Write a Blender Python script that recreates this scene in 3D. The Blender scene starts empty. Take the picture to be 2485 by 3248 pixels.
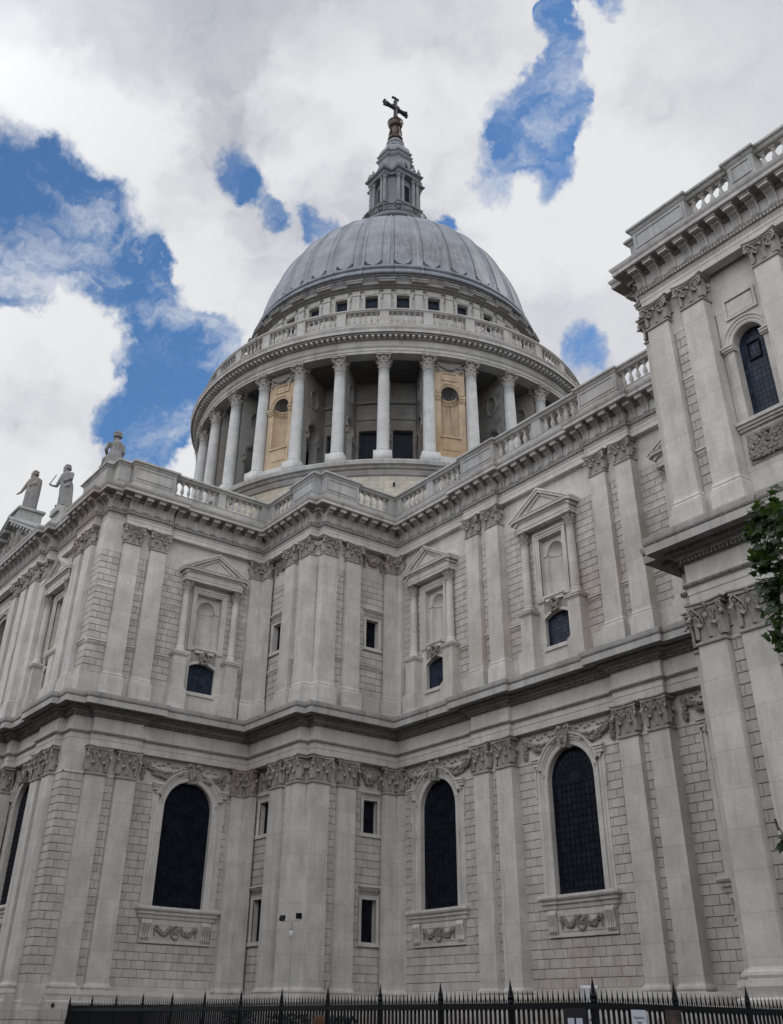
import bpy, math, random
from math import sin, cos, pi, radians, sqrt, atan2
from mathutils import Vector, Matrix
from mathutils.geometry import tessellate_polygon
random.seed(7)
SC = bpy.context.scene
COL = SC.collection

# ------------------------------------------------------------------ camera
R_ = Matrix(((0.59413, 0.80423, 0.01503), (0.42736, -0.33143, 0.84114), (-0.68145, 0.49332, 0.54061)))
cam = bpy.data.cameras.new('camera')
camo = bpy.data.objects.new('camera', cam)
COL.objects.link(camo)
m3 = Matrix((R_[0], R_[1], -Vector(R_[2]))).transposed()
camo.matrix_world = Matrix.Translation((48.880, -37.269, 1.6)) @ m3.to_4x4()
cam.sensor_fit = 'VERTICAL'
cam.sensor_height = 36.0
cam.sensor_width = 36.0 * 783 / 1024
cam.lens = 3134.6 / 3248 * 36.0
cam.shift_x = 47.57 / 3248
cam.shift_y = -377.27 / 3248
cam.clip_start = 0.1
cam.clip_end = 3000
SC.camera = camo

# ------------------------------------------------------------------ sky, sun, exposure
SUN_EL, SUN_AZ = radians(42), radians(62)      # azimuth of the sun, measured from +X towards +Y
SC.view_settings.view_transform = 'Standard'
SC.view_settings.look = 'None'
SC.view_settings.gamma = 1.0
SC.view_settings.exposure = 0.0
SC.view_settings.use_curve_mapping = False
world = bpy.data.worlds.new('World')
SC.world = world
world.use_nodes = True

class NT:
    """small helper for building node trees"""
    def __init__(s, tree):
        s.t = tree; s.n = tree.nodes; s.l = tree.links
    def node(s, kind, **kw):
        n = s.n.new(kind)
        for k, v in kw.items(): setattr(n, k, v)
        return n
    def put(s, sock, v):
        if hasattr(v, 'is_output'): s.l.new(v, sock)
        else: sock.default_value = v
    def math(s, op, a, b=0.0, c=0.0, clamp=False):
        n = s.node('ShaderNodeMath', operation=op, use_clamp=clamp)
        s.put(n.inputs[0], a); s.put(n.inputs[1], b); s.put(n.inputs[2], c)
        return n.outputs[0]
    def vmath(s, op, a, b=(0, 0, 0), out=0):
        n = s.node('ShaderNodeVectorMath', operation=op)
        s.put(n.inputs[0], a)
        if op == 'SCALE': s.put(n.inputs[3], b)
        else: s.put(n.inputs[1], b)
        return n.outputs['Value'] if out == 'v' else n.outputs[0]
    def noise(s, vec, scale, detail=4, rough=0.55, col=False, dist=0.0):
        n = s.node('ShaderNodeTexNoise')
        s.put(n.inputs['Vector'], vec)
        n.inputs['Scale'].default_value = scale; n.inputs['Detail'].default_value = detail
        n.inputs['Roughness'].default_value = rough; n.inputs['Distortion'].default_value = dist
        return n.outputs['Color'] if col else n.outputs[0]
    def ramp(s, v, a, b, to0=0.0, to1=1.0, smooth=True):
        n = s.node('ShaderNodeMapRange', interpolation_type='SMOOTHSTEP' if smooth else 'LINEAR')
        s.put(n.inputs[0], v); s.put(n.inputs[1], a); s.put(n.inputs[2], b)
        s.put(n.inputs[3], to0); s.put(n.inputs[4], to1)
        return n.outputs[0]
    def mix(s, f, a, b, mode='MIX'):
        n = s.node('ShaderNodeMix', data_type='RGBA', blend_type=mode)
        s.put(n.inputs[0], f); s.put(n.inputs[6], a); s.put(n.inputs[7], b)
        return n.outputs[2]
    def sep(s, v):
        n = s.node('ShaderNodeSeparateXYZ'); s.put(n.inputs[0], v); return n.outputs
    def comb(s, x, y, z):
        n = s.node('ShaderNodeCombineXYZ'); s.put(n.inputs[0], x); s.put(n.inputs[1], y); s.put(n.inputs[2], z)
        return n.outputs[0]

def build_world():
    t = NT(world.node_tree); t.n.clear()
    out = t.node('ShaderNodeOutputWorld')
    tc = t.node('ShaderNodeTexCoord')
    d = tc.outputs['Generated']
    sky = t.node('ShaderNodeTexSky', sky_type='NISHITA')
    sky.sun_disc = False
    sky.sun_elevation = SUN_EL
    sky.sun_rotation = pi / 2 - SUN_AZ
    sky.air_density = 1.0; sky.dust_density = 0.6; sky.ozone_density = 2.0
    blue = t.mix(1.0, sky.outputs[0], (0.62, 0.90, 1.10, 1), 'MULTIPLY')
    # ragged edges: the direction is warped before the gaps in the cloud are looked up
    w1 = t.noise(d, 9.0, 5, 0.6, col=True)
    w2 = t.noise(d, 26.0, 5, 0.62, col=True)
    dw = t.vmath('ADD', d, t.vmath('SCALE', t.vmath('SUBTRACT', w1, (.5, .5, .5)), 0.095))
    dw = t.vmath('ADD', dw, t.vmath('SCALE', t.vmath('SUBTRACT', w2, (.5, .5, .5)), 0.042))
    dn = t.vmath('NORMALIZE', dw)
    acc = 0.0
    for x, y, z, r in GAPS:                                         # gaps between the clouds: (direction, angular radius)
        dot = t.vmath('DOT_PRODUCT', dn, Vector((x, y, z)).normalized(), 'v')
        acc = t.math('ADD', acc, t.ramp(dot, cos(r * 1.9), cos(r * 0.25)))
    acc = t.math('MINIMUM', acc, 1.25)
    f = t.noise(dn, 17.0, 9, 0.63)
    hole = t.math('ADD', acc, t.math('MULTIPLY', t.math('SUBTRACT', f, 0.5), 1.7))
    m = t.ramp(hole, 0.12, 1.18)
    wisp = t.ramp(t.noise(t.vmath('MULTIPLY', dn, (1.0, 1.0, 1.8)), 9.0, 9, 0.66), 0.46, 0.72)
    m = t.math('MULTIPLY', m, t.math('SUBTRACT', 1.0, t.math('MULTIPLY', wisp, 0.68)))
    # cloud body: soft grey undersides, billowing and bright towards the edges
    g = t.noise(d, 1.9, 2, 0.45)
    g2 = t.noise(dn, 6.5, 5, 0.5)
    gg = t.math('ADD', t.math('MULTIPLY', g, 0.62), t.math('MULTIPLY', g2, 0.38))
    cl = t.mix(t.ramp(gg, 0.38, 0.60), (0.44, 0.46, 0.525, 1), (0.70, 0.71, 0.745, 1))
    near = 0.0                                                      # thinner, sunnier cloud round the larger gaps
    for x, y, z, r in ((-.77, .25, .60, .20), (-.80, .12, .58, .16), (-.82, .33, .46, .16), (-.63, .38, .68, .13), (-.45, .51, .73, .15), (-.50, .66, .56, .15)):
        dot = t.vmath('DOT_PRODUCT', dn, Vector((x, y, z)).normalized(), 'v')
        near = t.math('ADD', near, t.ramp(dot, cos(r * 1.6), 1.0))
    near = t.math('MULTIPLY', t.math('MINIMUM', near, 1.0), t.ramp(g2, 0.30, 0.58))
    cl = t.mix(t.math('MULTIPLY', near, 0.9), cl, (0.86, 0.87, 0.885, 1))
    # cloud away from the sun is lit full on: brighter behind the viewer than round the sun
    away = t.ramp(t.vmath('DOT_PRODUCT', d, Vector((0.10, -0.97, 0.20)).normalized(), 'v'), -0.25, 0.8, 1.0, NORTH)
    west = t.ramp(t.vmath('DOT_PRODUCT', d, Vector((0.95, -0.1, 0.3)).normalized(), 'v'), 0.0, 0.9, 1.0, WEST)
    cl = t.mix(1.0, cl, t.comb(1.0, 1.0, 1.0), 'MULTIPLY')
    strength = t.math('MULTIPLY', t.math('MULTIPLY', away, west), CLOUD)
    bg_cl = t.node('ShaderNodeBackground'); t.put(bg_cl.inputs[0], cl); t.put(bg_cl.inputs[1], strength)
    bg_bl = t.node('ShaderNodeBackground'); t.put(bg_bl.inputs[0], blue); bg_bl.inputs[1].default_value = 0.14
    mx = t.node('ShaderNodeMixShader'); t.put(mx.inputs[0], m)
    t.l.new(bg_cl.outputs[0], mx.inputs[1]); t.l.new(bg_bl.outputs[0], mx.inputs[2])
    t.l.new(mx.outputs[0], out.inputs[0])
CLOUD = 0.95
NORTH = 2.5
WEST = 1.2
GAPS = [(-0.366, 0.470, 0.803, 0.013), (-0.375, 0.473, 0.797, 0.012), (-0.739, 0.114, 0.664, 0.028), (-0.734, 0.148, 0.663, 0.028), (-0.766, 0.145, 0.626, 0.028), (-0.74, 0.186, 0.647, 0.031), (-0.751, 0.224, 0.622, 0.028), (-0.763, 0.197, 0.616, 0.028), (-0.76, 0.262, 0.594, 0.028), (-0.764, 0.297, 0.573, 0.028), (-0.791, 0.301, 0.533, 0.028), (-0.764, 0.331, 0.553, 0.028), (-0.791, 0.329, 0.516, 0.033), (-0.749, 0.347, 0.564, 0.021), (-0.816, 0.282, 0.505, 0.021), (-0.821, 0.308, 0.48, 0.026), (-0.757, 0.114, 0.643, 0.024), (-0.741, 0.264, 0.618, 0.014), (-0.647, 0.296, 0.702, 0.02), (-0.65, 0.317, 0.691, 0.015), (-0.65, 0.348, 0.675, 0.01), (-0.632, 0.387, 0.671, 0.013), (-0.385, 0.477, 0.79, 0.014), (-0.404, 0.491, 0.772, 0.015), (-0.427, 0.499, 0.754, 0.021), (-0.453, 0.501, 0.737, 0.026), (-0.47, 0.504, 0.725, 0.021), (-0.432, 0.518, 0.739, 0.017), (-0.5, 0.499, 0.708, 0.021), (-0.459, 0.535, 0.709, 0.019), (-0.337, 0.502, 0.797, 0.014), (-0.555, 0.488, 0.674, 0.008), (-0.525, 0.639, 0.562, 0.017), (-0.798, 0.153, 0.583, 0.019), (-0.773, 0.174, 0.611, 0.024), (-0.813, 0.33, 0.479, 0.019)]
build_world()

sun = bpy.data.lights.new('sun', 'SUN')
sun.energy = 0.9
sun.angle = radians(14)
sun.color = (1.0, 0.95, 0.88)
suno = bpy.data.objects.new('sun', sun)
COL.objects.link(suno)
sd = Vector((cos(SUN_EL) * cos(SUN_AZ), cos(SUN_EL) * sin(SUN_AZ), sin(SUN_EL)))
suno.rotation_euler = sd.to_track_quat('Z', 'Y').to_euler()
suno.location = (0, 60, 120)

# ------------------------------------------------------------------ materials
def new_mat(name):
    m = bpy.data.materials.new(name); m.use_nodes = True
    t = NT(m.node_tree); b = t.n['Principled BSDF']
    return m, t, b

def stone(name, base, warm=(0.30, 0.22, 0.14), dark=(0.10, 0.10, 0.10), warm_amt=0.45, dark_amt=0.35,
          joint=None, jw=0.012, jdark=0.5, bump=0.35, cyl=None, rough_scale=1.0, carve=0.0, block_var=0.10, cell=None, soot=0.30):
    m, t, b = new_mat(name)
    geo = t.node('ShaderNodeNewGeometry'); P = geo.outputs['Position']
    x, y, z = t.sep(P)
    # broad tone drift, mid mottling, rain streaks
    big = t.noise(P, 0.13, 3, 0.5)
    mid = t.noise(P, 0.9, 5, 0.6)
    fine = t.noise(P, 9.0, 4, 0.6)
    stv = t.vmath('MULTIPLY', P, (1.0, 1.0, 0.10))
    streak = t.noise(stv, 2.6, 5, 0.65)
    c = t.mix(t.ramp(mid, 0.3, 0.75), tuple(v * 0.86 for v in base) + (1,), tuple(min(1, v * 1.09) for v in base) + (1,))
    c = t.mix(t.math('MULTIPLY', t.ramp(big, 0.48, 0.72), warm_amt), c, warm + (1,))
    rust = t.ramp(t.noise(stv, 0.75, 4, 0.6), 0.62, 0.78)
    c = t.mix(t.math('MULTIPLY', rust, warm_amt * 0.8), c, warm + (1,))
    c = t.mix(t.math('MULTIPLY', t.ramp(streak, 0.52, 0.80), dark_amt), c, dark + (1,))
    c = t.mix(t.math('MULTIPLY', t.ramp(streak, 0.46, 0.30), 0.35), c, tuple(min(1, v * 1.28) for v in base) + (1,))
    c = t.mix(t.math('MULTIPLY', t.ramp(fine, 0.35, 0.75), 0.12), c, dark + (1,))
    if cell:
        sv = t.comb(t.math('FLOOR', t.math('DIVIDE', t.math('ADD', x, y), cell[0])), t.math('FLOOR', t.math('DIVIDE', t.math('SUBTRACT', z, cell[2]), cell[1])), 0.0)
        wn = t.node('ShaderNodeTexWhiteNoise'); t.put(wn.inputs['Vector'], sv)
        k = t.ramp(wn.outputs['Value'], 0.0, 1.0, 0.91, 1.06, False)
        c = t.mix(1.0, c, t.comb(k, k, k), 'MULTIPLY')
    if soot:
        so = t.ramp(t.noise(t.vmath('MULTIPLY', P, (1.0, 1.0, 0.45)), 0.55, 7, 0.68), 0.53, 0.70)
        c = t.mix(t.math('MULTIPLY', so, soot), c, (0.13, 0.13, 0.132, 1))
    hgt = t.math('MULTIPLY', fine, 0.25)
    hgt = t.math('ADD', hgt, t.math('MULTIPLY', t.noise(P, 30.0, 2, 0.5), 0.12))
    if carve:
        cv = t.noise(P, 7.5, 5, 0.7)
        hgt = t.math('ADD', hgt, t.math('MULTIPLY', cv, 1.0))
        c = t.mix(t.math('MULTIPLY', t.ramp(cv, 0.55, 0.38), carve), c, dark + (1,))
    if joint:
        bw, rh = joint
        if cyl:
            cx, cy, rr = cyl
            an = t.math('ARCTAN2', t.math('SUBTRACT', y, cy), t.math('SUBTRACT', x, cx))
            vec = t.comb(t.math('MULTIPLY', an, rr), z, 0.0)
        else:
            vec = t.comb(t.math('ADD', x, y), z, 0.0)
        br = t.node('ShaderNodeTexBrick')
        t.put(br.inputs['Vector'], vec)
        br.inputs['Scale'].default_value = 1.0
        br.inputs['Brick Width'].default_value = bw; br.inputs['Row Height'].default_value = rh
        br.inputs['Mortar Size'].default_value = jw; br.inputs['Mortar Smooth'].default_value = 0.3
        br.inputs['Color1'].default_value = (1 - block_var, 1 - block_var, 1 - block_var, 1)
        br.inputs['Color2'].default_value = (1 + block_var * .3, 1 + block_var * .3, 1 + block_var * .1, 1)
        br.inputs['Mortar'].default_value = (jdark, jdark, jdark, 1)
        br.inputs['Bias'].default_value = 0.0
        c = t.mix(1.0, c, br.outputs['Color'], 'MULTIPLY')
        hgt = t.math('SUBTRACT', hgt, t.math('MULTIPLY', br.outputs['Fac'], 0.8))
    t.put(b.inputs['Base Color'], c)
    b.inputs['Roughness'].default_value = 0.9
    b.inputs['Specular IOR Level'].default_value = 0.2
    bp = t.node('ShaderNodeBump'); bp.inputs['Strength'].default_value = bump; bp.inputs['Distance'].default_value = 0.06
    t.put(bp.inputs['Height'], hgt)
    t.l.new(bp.outputs[0], b.inputs['Normal'])
    return m

DX, DY = -22.5, 16.67
M = {}
M['smooth'] = stone('portland_stone', (0.615, 0.590, 0.545), joint=(2.3, 1.17), jw=0.008, jdark=0.68, block_var=0.07, soot=0.16, warm_amt=0.30, dark_amt=0.30)
M['block'] = stone('rusticated_stone', (0.555, 0.530, 0.488), dark_amt=0.30, joint=None, cell=(.39, .39, 3.2), soot=0.18, warm_amt=0.35)
M['joint'] = stone('joint_stone', (0.33, 0.315, 0.29), dark_amt=0.4)
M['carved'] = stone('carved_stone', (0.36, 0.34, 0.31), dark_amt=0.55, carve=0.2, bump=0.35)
M['soffit'] = stone('sooty_shaded_soffit', (0.28, 0.268, 0.25), dark=(0.04, 0.04, 0.04), dark_amt=0.6, soot=0.5)  # soot plus the shade under the cornices, both put into the base colour
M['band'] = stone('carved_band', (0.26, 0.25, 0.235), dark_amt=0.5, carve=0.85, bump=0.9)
M['cornice'] = stone('weathered_cornice', (0.49, 0.475, 0.45), dark_amt=0.65, joint=(1.5, 5.0), soot=0.35, jw=0.010, jdark=0.6, block_var=0.06)
M['grey'] = stone('parapet_stone', (0.42, 0.415, 0.40), soot=0.45, dark_amt=0.6, joint=(1.9, 9.0), jw=0.010, jdark=0.6)
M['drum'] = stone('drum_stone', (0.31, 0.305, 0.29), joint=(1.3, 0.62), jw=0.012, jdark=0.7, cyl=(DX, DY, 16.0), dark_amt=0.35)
M['podium'] = stone('podium_stone', (0.58, 0.54, 0.45), joint=(0.85, 0.36), jw=0.014, jdark=0.7, cyl=(DX, DY, 19.9), dark_amt=0.3, block_var=0.16)
M['entab'] = stone('drum_entablature_stone', (0.46, 0.45, 0.42), joint=(2.1, 8.0), jw=0.012, jdark=0.7, cyl=(DX, DY, 20.0), dark_amt=0.35, block_var=0.22)
M['attic'] = stone('attic_stone', (0.46, 0.45, 0.42), dark_amt=0.5, warm_amt=0.2)
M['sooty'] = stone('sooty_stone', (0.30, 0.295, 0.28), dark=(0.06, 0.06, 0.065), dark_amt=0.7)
M['grime_shade'] = stone('grimy_shaded_stone', (0.15, 0.147, 0.145), dark=(0.05, 0.05, 0.055), dark_amt=0.8, carve=0.6, bump=0.8)
M['column'] = stone('column_stone', (0.57, 0.565, 0.545), dark_amt=0.3, soot=0.12, warm_amt=0.1, joint=(90.0, 0.95), jw=0.012, jdark=0.7, block_var=0.03)
M['niche'] = stone('ochre_stone', (0.50, 0.395, 0.27), soot=0.5, warm=(0.34, 0.21, 0.105), dark=(0.10, 0.075, 0.05), warm_amt=1.0, dark_amt=0.85, block_var=0.1)
M['statue'] = stone('statue_stone', (0.27, 0.265, 0.255), dark_amt=0.7, dark=(0.08, 0.08, 0.085), carve=0.3)
M['lantern'] = stone('lantern_stone', (0.26, 0.27, 0.28), dark_amt=0.5, warm_amt=0.1)
M['paving'] = stone('paving', (0.075, 0.073, 0.07), joint=(0.9, 0.6), jw=0.01)

def simple(name, col, rough=0.6, metal=0.0, spec=0.5, var=0.25, scale=3.0, bump=0.0):
    m, t, b = new_mat(name)
    geo = t.node('ShaderNodeNewGeometry')
    n = t.noise(geo.outputs['Position'], scale, 4, 0.6)
    c = t.mix(t.ramp(n, 0.3, 0.7), tuple(v * (1 - var) for v in col) + (1,), tuple(min(1, v * (1 + var)) for v in col) + (1,))
    t.put(b.inputs['Base Color'], c)
    b.inputs['Roughness'].default_value = rough; b.inputs['Metallic'].default_value = metal
    b.inputs['Specular IOR Level'].default_value = spec
    if bump:
        bp = t.node('ShaderNodeBump'); bp.inputs['Strength'].default_value = bump; bp.inputs['Distance'].default_value = 0.05
        t.put(bp.inputs['Height'], n); t.l.new(bp.outputs[0], b.inputs['Normal'])
    return m
M['iron'] = simple('black_iron', (0.006, 0.007, 0.010), 0.6, spec=0.2, scale=9)
M['gold'] = simple('old_gilding', (0.055, 0.038, 0.024), 0.35, metal=0.5, scale=1.6, var=0.6)
M['bronze'] = simple('dark_bronze', (0.03, 0.026, 0.026), 0.6, metal=0.2, scale=2)
M['steel'] = simple('galvanised_steel', (0.32, 0.33, 0.34), 0.45, metal=0.5)
M['paper'] = simple('notice_paper', (0.55, 0.60, 0.66), 0.7, var=0.03)
M['ink'] = simple('ink', (0.10, 0.11, 0.13), 0.7)
M['board'] = simple('black_board', (0.012, 0.012, 0.015), 0.6)
M['canvas'] = simple('pale_canvas', (0.62, 0.63, 0.64), 0.8, var=0.05)
M['skin'] = simple('skin', (0.45, 0.27, 0.19), 0.55, var=0.06)
M['hair'] = simple('brown_hair', (0.11, 0.045, 0.022), 0.6, scale=40, var=0.5, bump=0.5)
M['cloth'] = simple('dark_cloth', (0.03, 0.035, 0.05), 0.9)
M['bark'] = simple('plane_bark', (0.15, 0.13, 0.09), 0.9, scale=4, var=0.5, bump=0.6)
M['poster'] = simple('dark_poster', (0.035, 0.025, 0.02), 0.5, scale=2.5, var=0.9)
M['shrub'] = simple('shrub_leaf', (0.02, 0.028, 0.015), 0.7, scale=5, var=0.5)
M['brickwall'] = simple('street_brick', (0.12, 0.085, 0.065), 0.9, scale=1)
M['light_block'] = simple('light_block_grey', (0.16, 0.17, 0.18), 0.7)

def leaf_mat():
    m, t, b = new_mat('plane_leaf')
    oi = t.node('ShaderNodeNewGeometry')
    n = t.noise(oi.outputs['Position'], 3.0, 3)
    n2 = t.noise(oi.outputs['Position'], 14.0, 2)
    c = t.mix(t.ramp(n, 0.35, 0.65), (0.016, 0.040, 0.012, 1), (0.042, 0.088, 0.022, 1))
    c = t.mix(t.math('MULTIPLY', t.ramp(n2, 0.55, 0.8), 0.5), c, (0.09, 0.14, 0.035, 1))
    t.put(b.inputs['Base Color'], c)
    b.inputs['Roughness'].default_value = 0.45
    tr = t.node('ShaderNodeBsdfTranslucent'); t.put(tr.inputs[0], t.mix(0.5, c, (0.10, 0.2, 0.02, 1)))
    mx = t.node('ShaderNodeMixShader'); mx.inputs[0].default_value = 0.3
    t.l.new(b.outputs[0], mx.inputs[1]); t.l.new(tr.outputs[0], mx.inputs[2])
    t.l.new(mx.outputs[0], t.n['Material Output'].inputs[0])
    return m
M['leaf'] = leaf_mat()

def glass_mat(name, pitch_u=0.235, pitch_v=0.30, tint=(0.007, 0.010, 0.017), rough=0.3, line=0.04, lead=(0.012, 0.014, 0.020), arc=False, spec=0.08):
    """leaded glass: dark panes in a grid of lead cames, each pane tilted a little"""
    m, t, b = new_mat(name)
    tc = t.node('ShaderNodeTexCoord'); x, y, z = t.sep(tc.outputs['Object'])
    br = t.node('ShaderNodeTexBrick'); br.offset = 0.0; br.squash = 1.0
    t.put(br.inputs['Vector'], t.comb(t.math('ADD', x, 60.0), z, 0.0))
    br.inputs['Scale'].default_value = 1.0
    br.inputs['Brick Width'].default_value = pitch_u; br.inputs['Row Height'].default_value = pitch_v
    br.inputs['Mortar Size'].default_value = line * 0.32; br.inputs['Mortar Smooth'].default_value = 0.2
    br.inputs['Color1'].default_value = (0, 0, 0, 1); br.inputs['Color2'].default_value = (1, 1, 1, 1)
    br.inputs['Mortar'].default_value = (0.5, 0.5, 0.5, 1)
    fac = br.outputs['Fac']
    pane = br.outputs['Color']
    c = t.mix(pane, tuple(v * 0.6 for v in tint) + (1,), tuple(v * 1.6 for v in tint) + (1,))
    dust = t.ramp(t.noise(tc.outputs['Object'], 1.3, 5, 0.65), 0.5, 0.75)
    c = t.mix(t.math('MULTIPLY', dust, 0.3), c, tuple(v * 4 for v in tint) + (1,))
    c = t.mix(fac, c, lead + (1,))
    t.put(b.inputs['Base Color'], c)
    t.put(b.inputs['Roughness'], t.ramp(fac, 0.0, 1.0, rough, 0.7))
    b.inputs['Specular IOR Level'].default_value = spec
    h = t.math('ADD', t.math('MULTIPLY', fac, 1.0), t.math('MULTIPLY', t.noise(tc.outputs['Object'], 3.5, 2), 0.8))
    bp = t.node('ShaderNodeBump'); bp.inputs['Strength'].default_value = 0.5; bp.inputs['Distance'].default_value = 0.05
    t.put(bp.inputs['Height'], h); t.l.new(bp.outputs[0], b.inputs['Normal'])
    return m
M['glass'] = glass_mat('leaded_glass')
M['glass_up'] = glass_mat('leaded_glass_blue', 0.17, 0.22, (0.016, 0.025, 0.043), spec=0.2, lead=(0.014, 0.018, 0.026))
M['glass_drum'] = glass_mat('drum_glass', 0.21, 0.27, (0.012, 0.018, 0.032), lead=(0.06, 0.065, 0.07))

def lead_mat():
    m, t, b = new_mat('lead_sheet')
    geo = t.node('ShaderNodeNewGeometry'); P = geo.outputs['Position']; x, y, z = t.sep(P)
    rx = t.math('SUBTRACT', x, DX); ry = t.math('SUBTRACT', y, DY)
    an = t.math('ARCTAN2', ry, rx)
    bay = t.math('MULTIPLY', an, 32 / (2 * pi))
    n1 = t.noise(P, 0.5, 5, 0.6)
    st = t.noise(t.comb(t.math('MULTIPLY', an, 34.0), t.math('MULTIPLY', z, 0.18), 0.0), 1.6, 5, 0.65)
    c = t.mix(t.ramp(n1, 0.3, 0.7), (0.175, 0.195, 0.22, 1), (0.25, 0.272, 0.30, 1))
    c = t.mix(t.math('MULTIPLY', t.ramp(st, 0.52, 0.8), 0.4), c, (0.10, 0.105, 0.115, 1))
    c = t.mix(t.math('MULTIPLY', t.ramp(st, 0.48, 0.30), 0.6), c, (0.34, 0.36, 0.385, 1))
    # brown oxide staining low on some sheets of the west side
    ox = t.noise(t.comb(t.math('MULTIPLY', an, 60.0), t.math('MULTIPLY', z, 0.7), 3.0), 2.2, 4, 0.7)
    where = t.math('MULTIPLY', t.ramp(z, 65.0, 65.5), t.ramp(z, 70.5, 68.5))
    where = t.math('MULTIPLY', where, t.math('MULTIPLY', t.ramp(an, -0.70, -0.66), t.ramp(an, -0.10, -0.20)))
    c = t.mix(t.math('MULTIPLY', t.math('MULTIPLY', t.ramp(ox, 0.46, 0.56), where), 0.55), c, (0.115, 0.075, 0.07, 1))
    # sheet joints
    br = t.node('ShaderNodeTexBrick'); br.offset = 0.0
    t.put(br.inputs['Vector'], t.comb(t.math('MULTIPLY', t.math('ADD', bay, 40.31), 1.0), z, 0.0))
    br.inputs['Scale'].default_value = 1.0; br.inputs['Brick Width'].default_value = 1.0; br.inputs['Row Height'].default_value = 1.65
    br.inputs['Mortar Size'].default_value = 0.022; br.inputs['Mortar Smooth'].default_value = 0.4
    br.inputs['Color1'].default_value = (0.93, 0.93, 0.93, 1); br.inputs['Color2'].default_value = (1.04, 1.04, 1.04, 1)
    br.inputs['Mortar'].default_value = (0.5, 0.5, 0.5, 1)
    c = t.mix(1.0, c, br.outputs['Color'], 'MULTIPLY')
    t.put(b.inputs['Base Color'], c)
    b.inputs['Roughness'].default_value = 0.55; b.inputs['Metallic'].default_value = 0.0
    b.inputs['Specular IOR Level'].default_value = 0.6
    bp = t.node('ShaderNodeBump'); bp.inputs['Strength'].default_value = 0.4; bp.inputs['Distance'].default_value = 0.08
    t.put(bp.inputs['Height'], t.math('ADD', st, t.math('MULTIPLY', br.outputs['Fac'], -0.7)))
    t.l.new(bp.outputs[0], b.inputs['Normal'])
    return m
M['lead'] = lead_mat()

# ------------------------------------------------------------------ mesh builder
class MB:
    def __init__(s): s.v = []; s.f = []
    def quad(s, a, b, c, d):
        i = len(s.v); s.v += [a, b, c, d]; s.f.append((i, i + 1, i + 2, i + 3))
    def poly(s, pts):
        i = len(s.v); s.v += list(pts); s.f.append(tuple(range(i, i + len(pts))))
    def add(s, v, f):
        i = len(s.v); s.v += v; s.f += [tuple(k + i for k in q) for q in f]
    def merge(s, o, fn=None):
        s.add([fn(p) for p in o.v] if fn else list(o.v), o.f)
    def box(s, x0, x1, y0, y1, z0, z1):
        v = [(x, y, z) for z in (z0, z1) for y in (y0, y1) for x in (x0, x1)]
        s.add(v, [(0, 2, 3, 1), (4, 5, 7, 6), (0, 1, 5, 4), (1, 3, 7, 5), (3, 2, 6, 7), (2, 0, 4, 6)])
    def fbox(s, F, u0, u1, n0, n1, z0, z1):
        v = [pt(F, u, n, z) for z in (z0, z1) for n in (n1, n0) for u in (u0, u1)]
        s.add(v, [(0, 2, 3, 1), (4, 5, 7, 6), (0, 1, 5, 4), (1, 3, 7, 5), (3, 2, 6, 7), (2, 0, 4, 6)])
    def grid(s, rows, close_u=False, close_v=False):
        n = len(rows[0]); i = len(s.v)
        for r in rows: s.v += r
        for a in range(len(rows) - (0 if close_v else 1)):
            a2 = (a + 1) % len(rows)
            for b in range(n - (0 if close_u else 1)):
                b2 = (b + 1) % n
                s.f.append((i + a * n + b, i + a * n + b2, i + a2 * n + b2, i + a2 * n + b))
    def lathe(s, prof, n=16, cx=0, cy=0, a0=0.0, a1=2 * pi, cap=True):
        full = abs(a1 - a0 - 2 * pi) < 1e-6
        k = n if full else n + 1
        rows = [[(cx + r * cos(a0 + (a1 - a0) * j / n), cy + r * sin(a0 + (a1 - a0) * j / n), z) for j in range(k)] for r, z in prof]
        s.grid(rows, close_u=full)
        if cap and full:
            s.poly(rows[-1]); s.poly(rows[0][::-1])
    def build(s, name, mat, parent=None, smooth=False, loc=(0, 0, 0), rz=0.0):
        me = bpy.data.meshes.new(name)
        me.from_pydata(s.v, [], s.f)
        me.materials.append(M[mat] if isinstance(mat, str) else mat)
        if smooth: me.polygons.foreach_set('use_smooth', [True] * len(me.polygons))
        me.update()
        o = bpy.data.objects.new(name, me)
        COL.objects.link(o)
        o.location = loc; o.rotation_euler = (0, 0, rz)
        if parent is not None: o.parent = parent
        return o

def build2(pairs, name, parent=None):
    v, f, mi = [], [], []
    for k, (mb, mat) in enumerate(pairs):
        i = len(v); v += mb.v; f += [tuple(q + i for q in x) for x in mb.f]; mi += [k] * len(mb.f)
    me = bpy.data.meshes.new(name); me.from_pydata(v, [], f)
    for mb, mat in pairs: me.materials.append(M[mat])
    me.polygons.foreach_set('material_index', mi); me.update()
    o = bpy.data.objects.new(name, me); COL.objects.link(o)
    if parent is not None: o.parent = parent
    return o
def pt(F, u, n, z): return (F[0] + u * F[2] + n * F[3], F[1] + u * F[3] - n * F[2], z)
def ang(F): return atan2(F[3], F[2])

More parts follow.
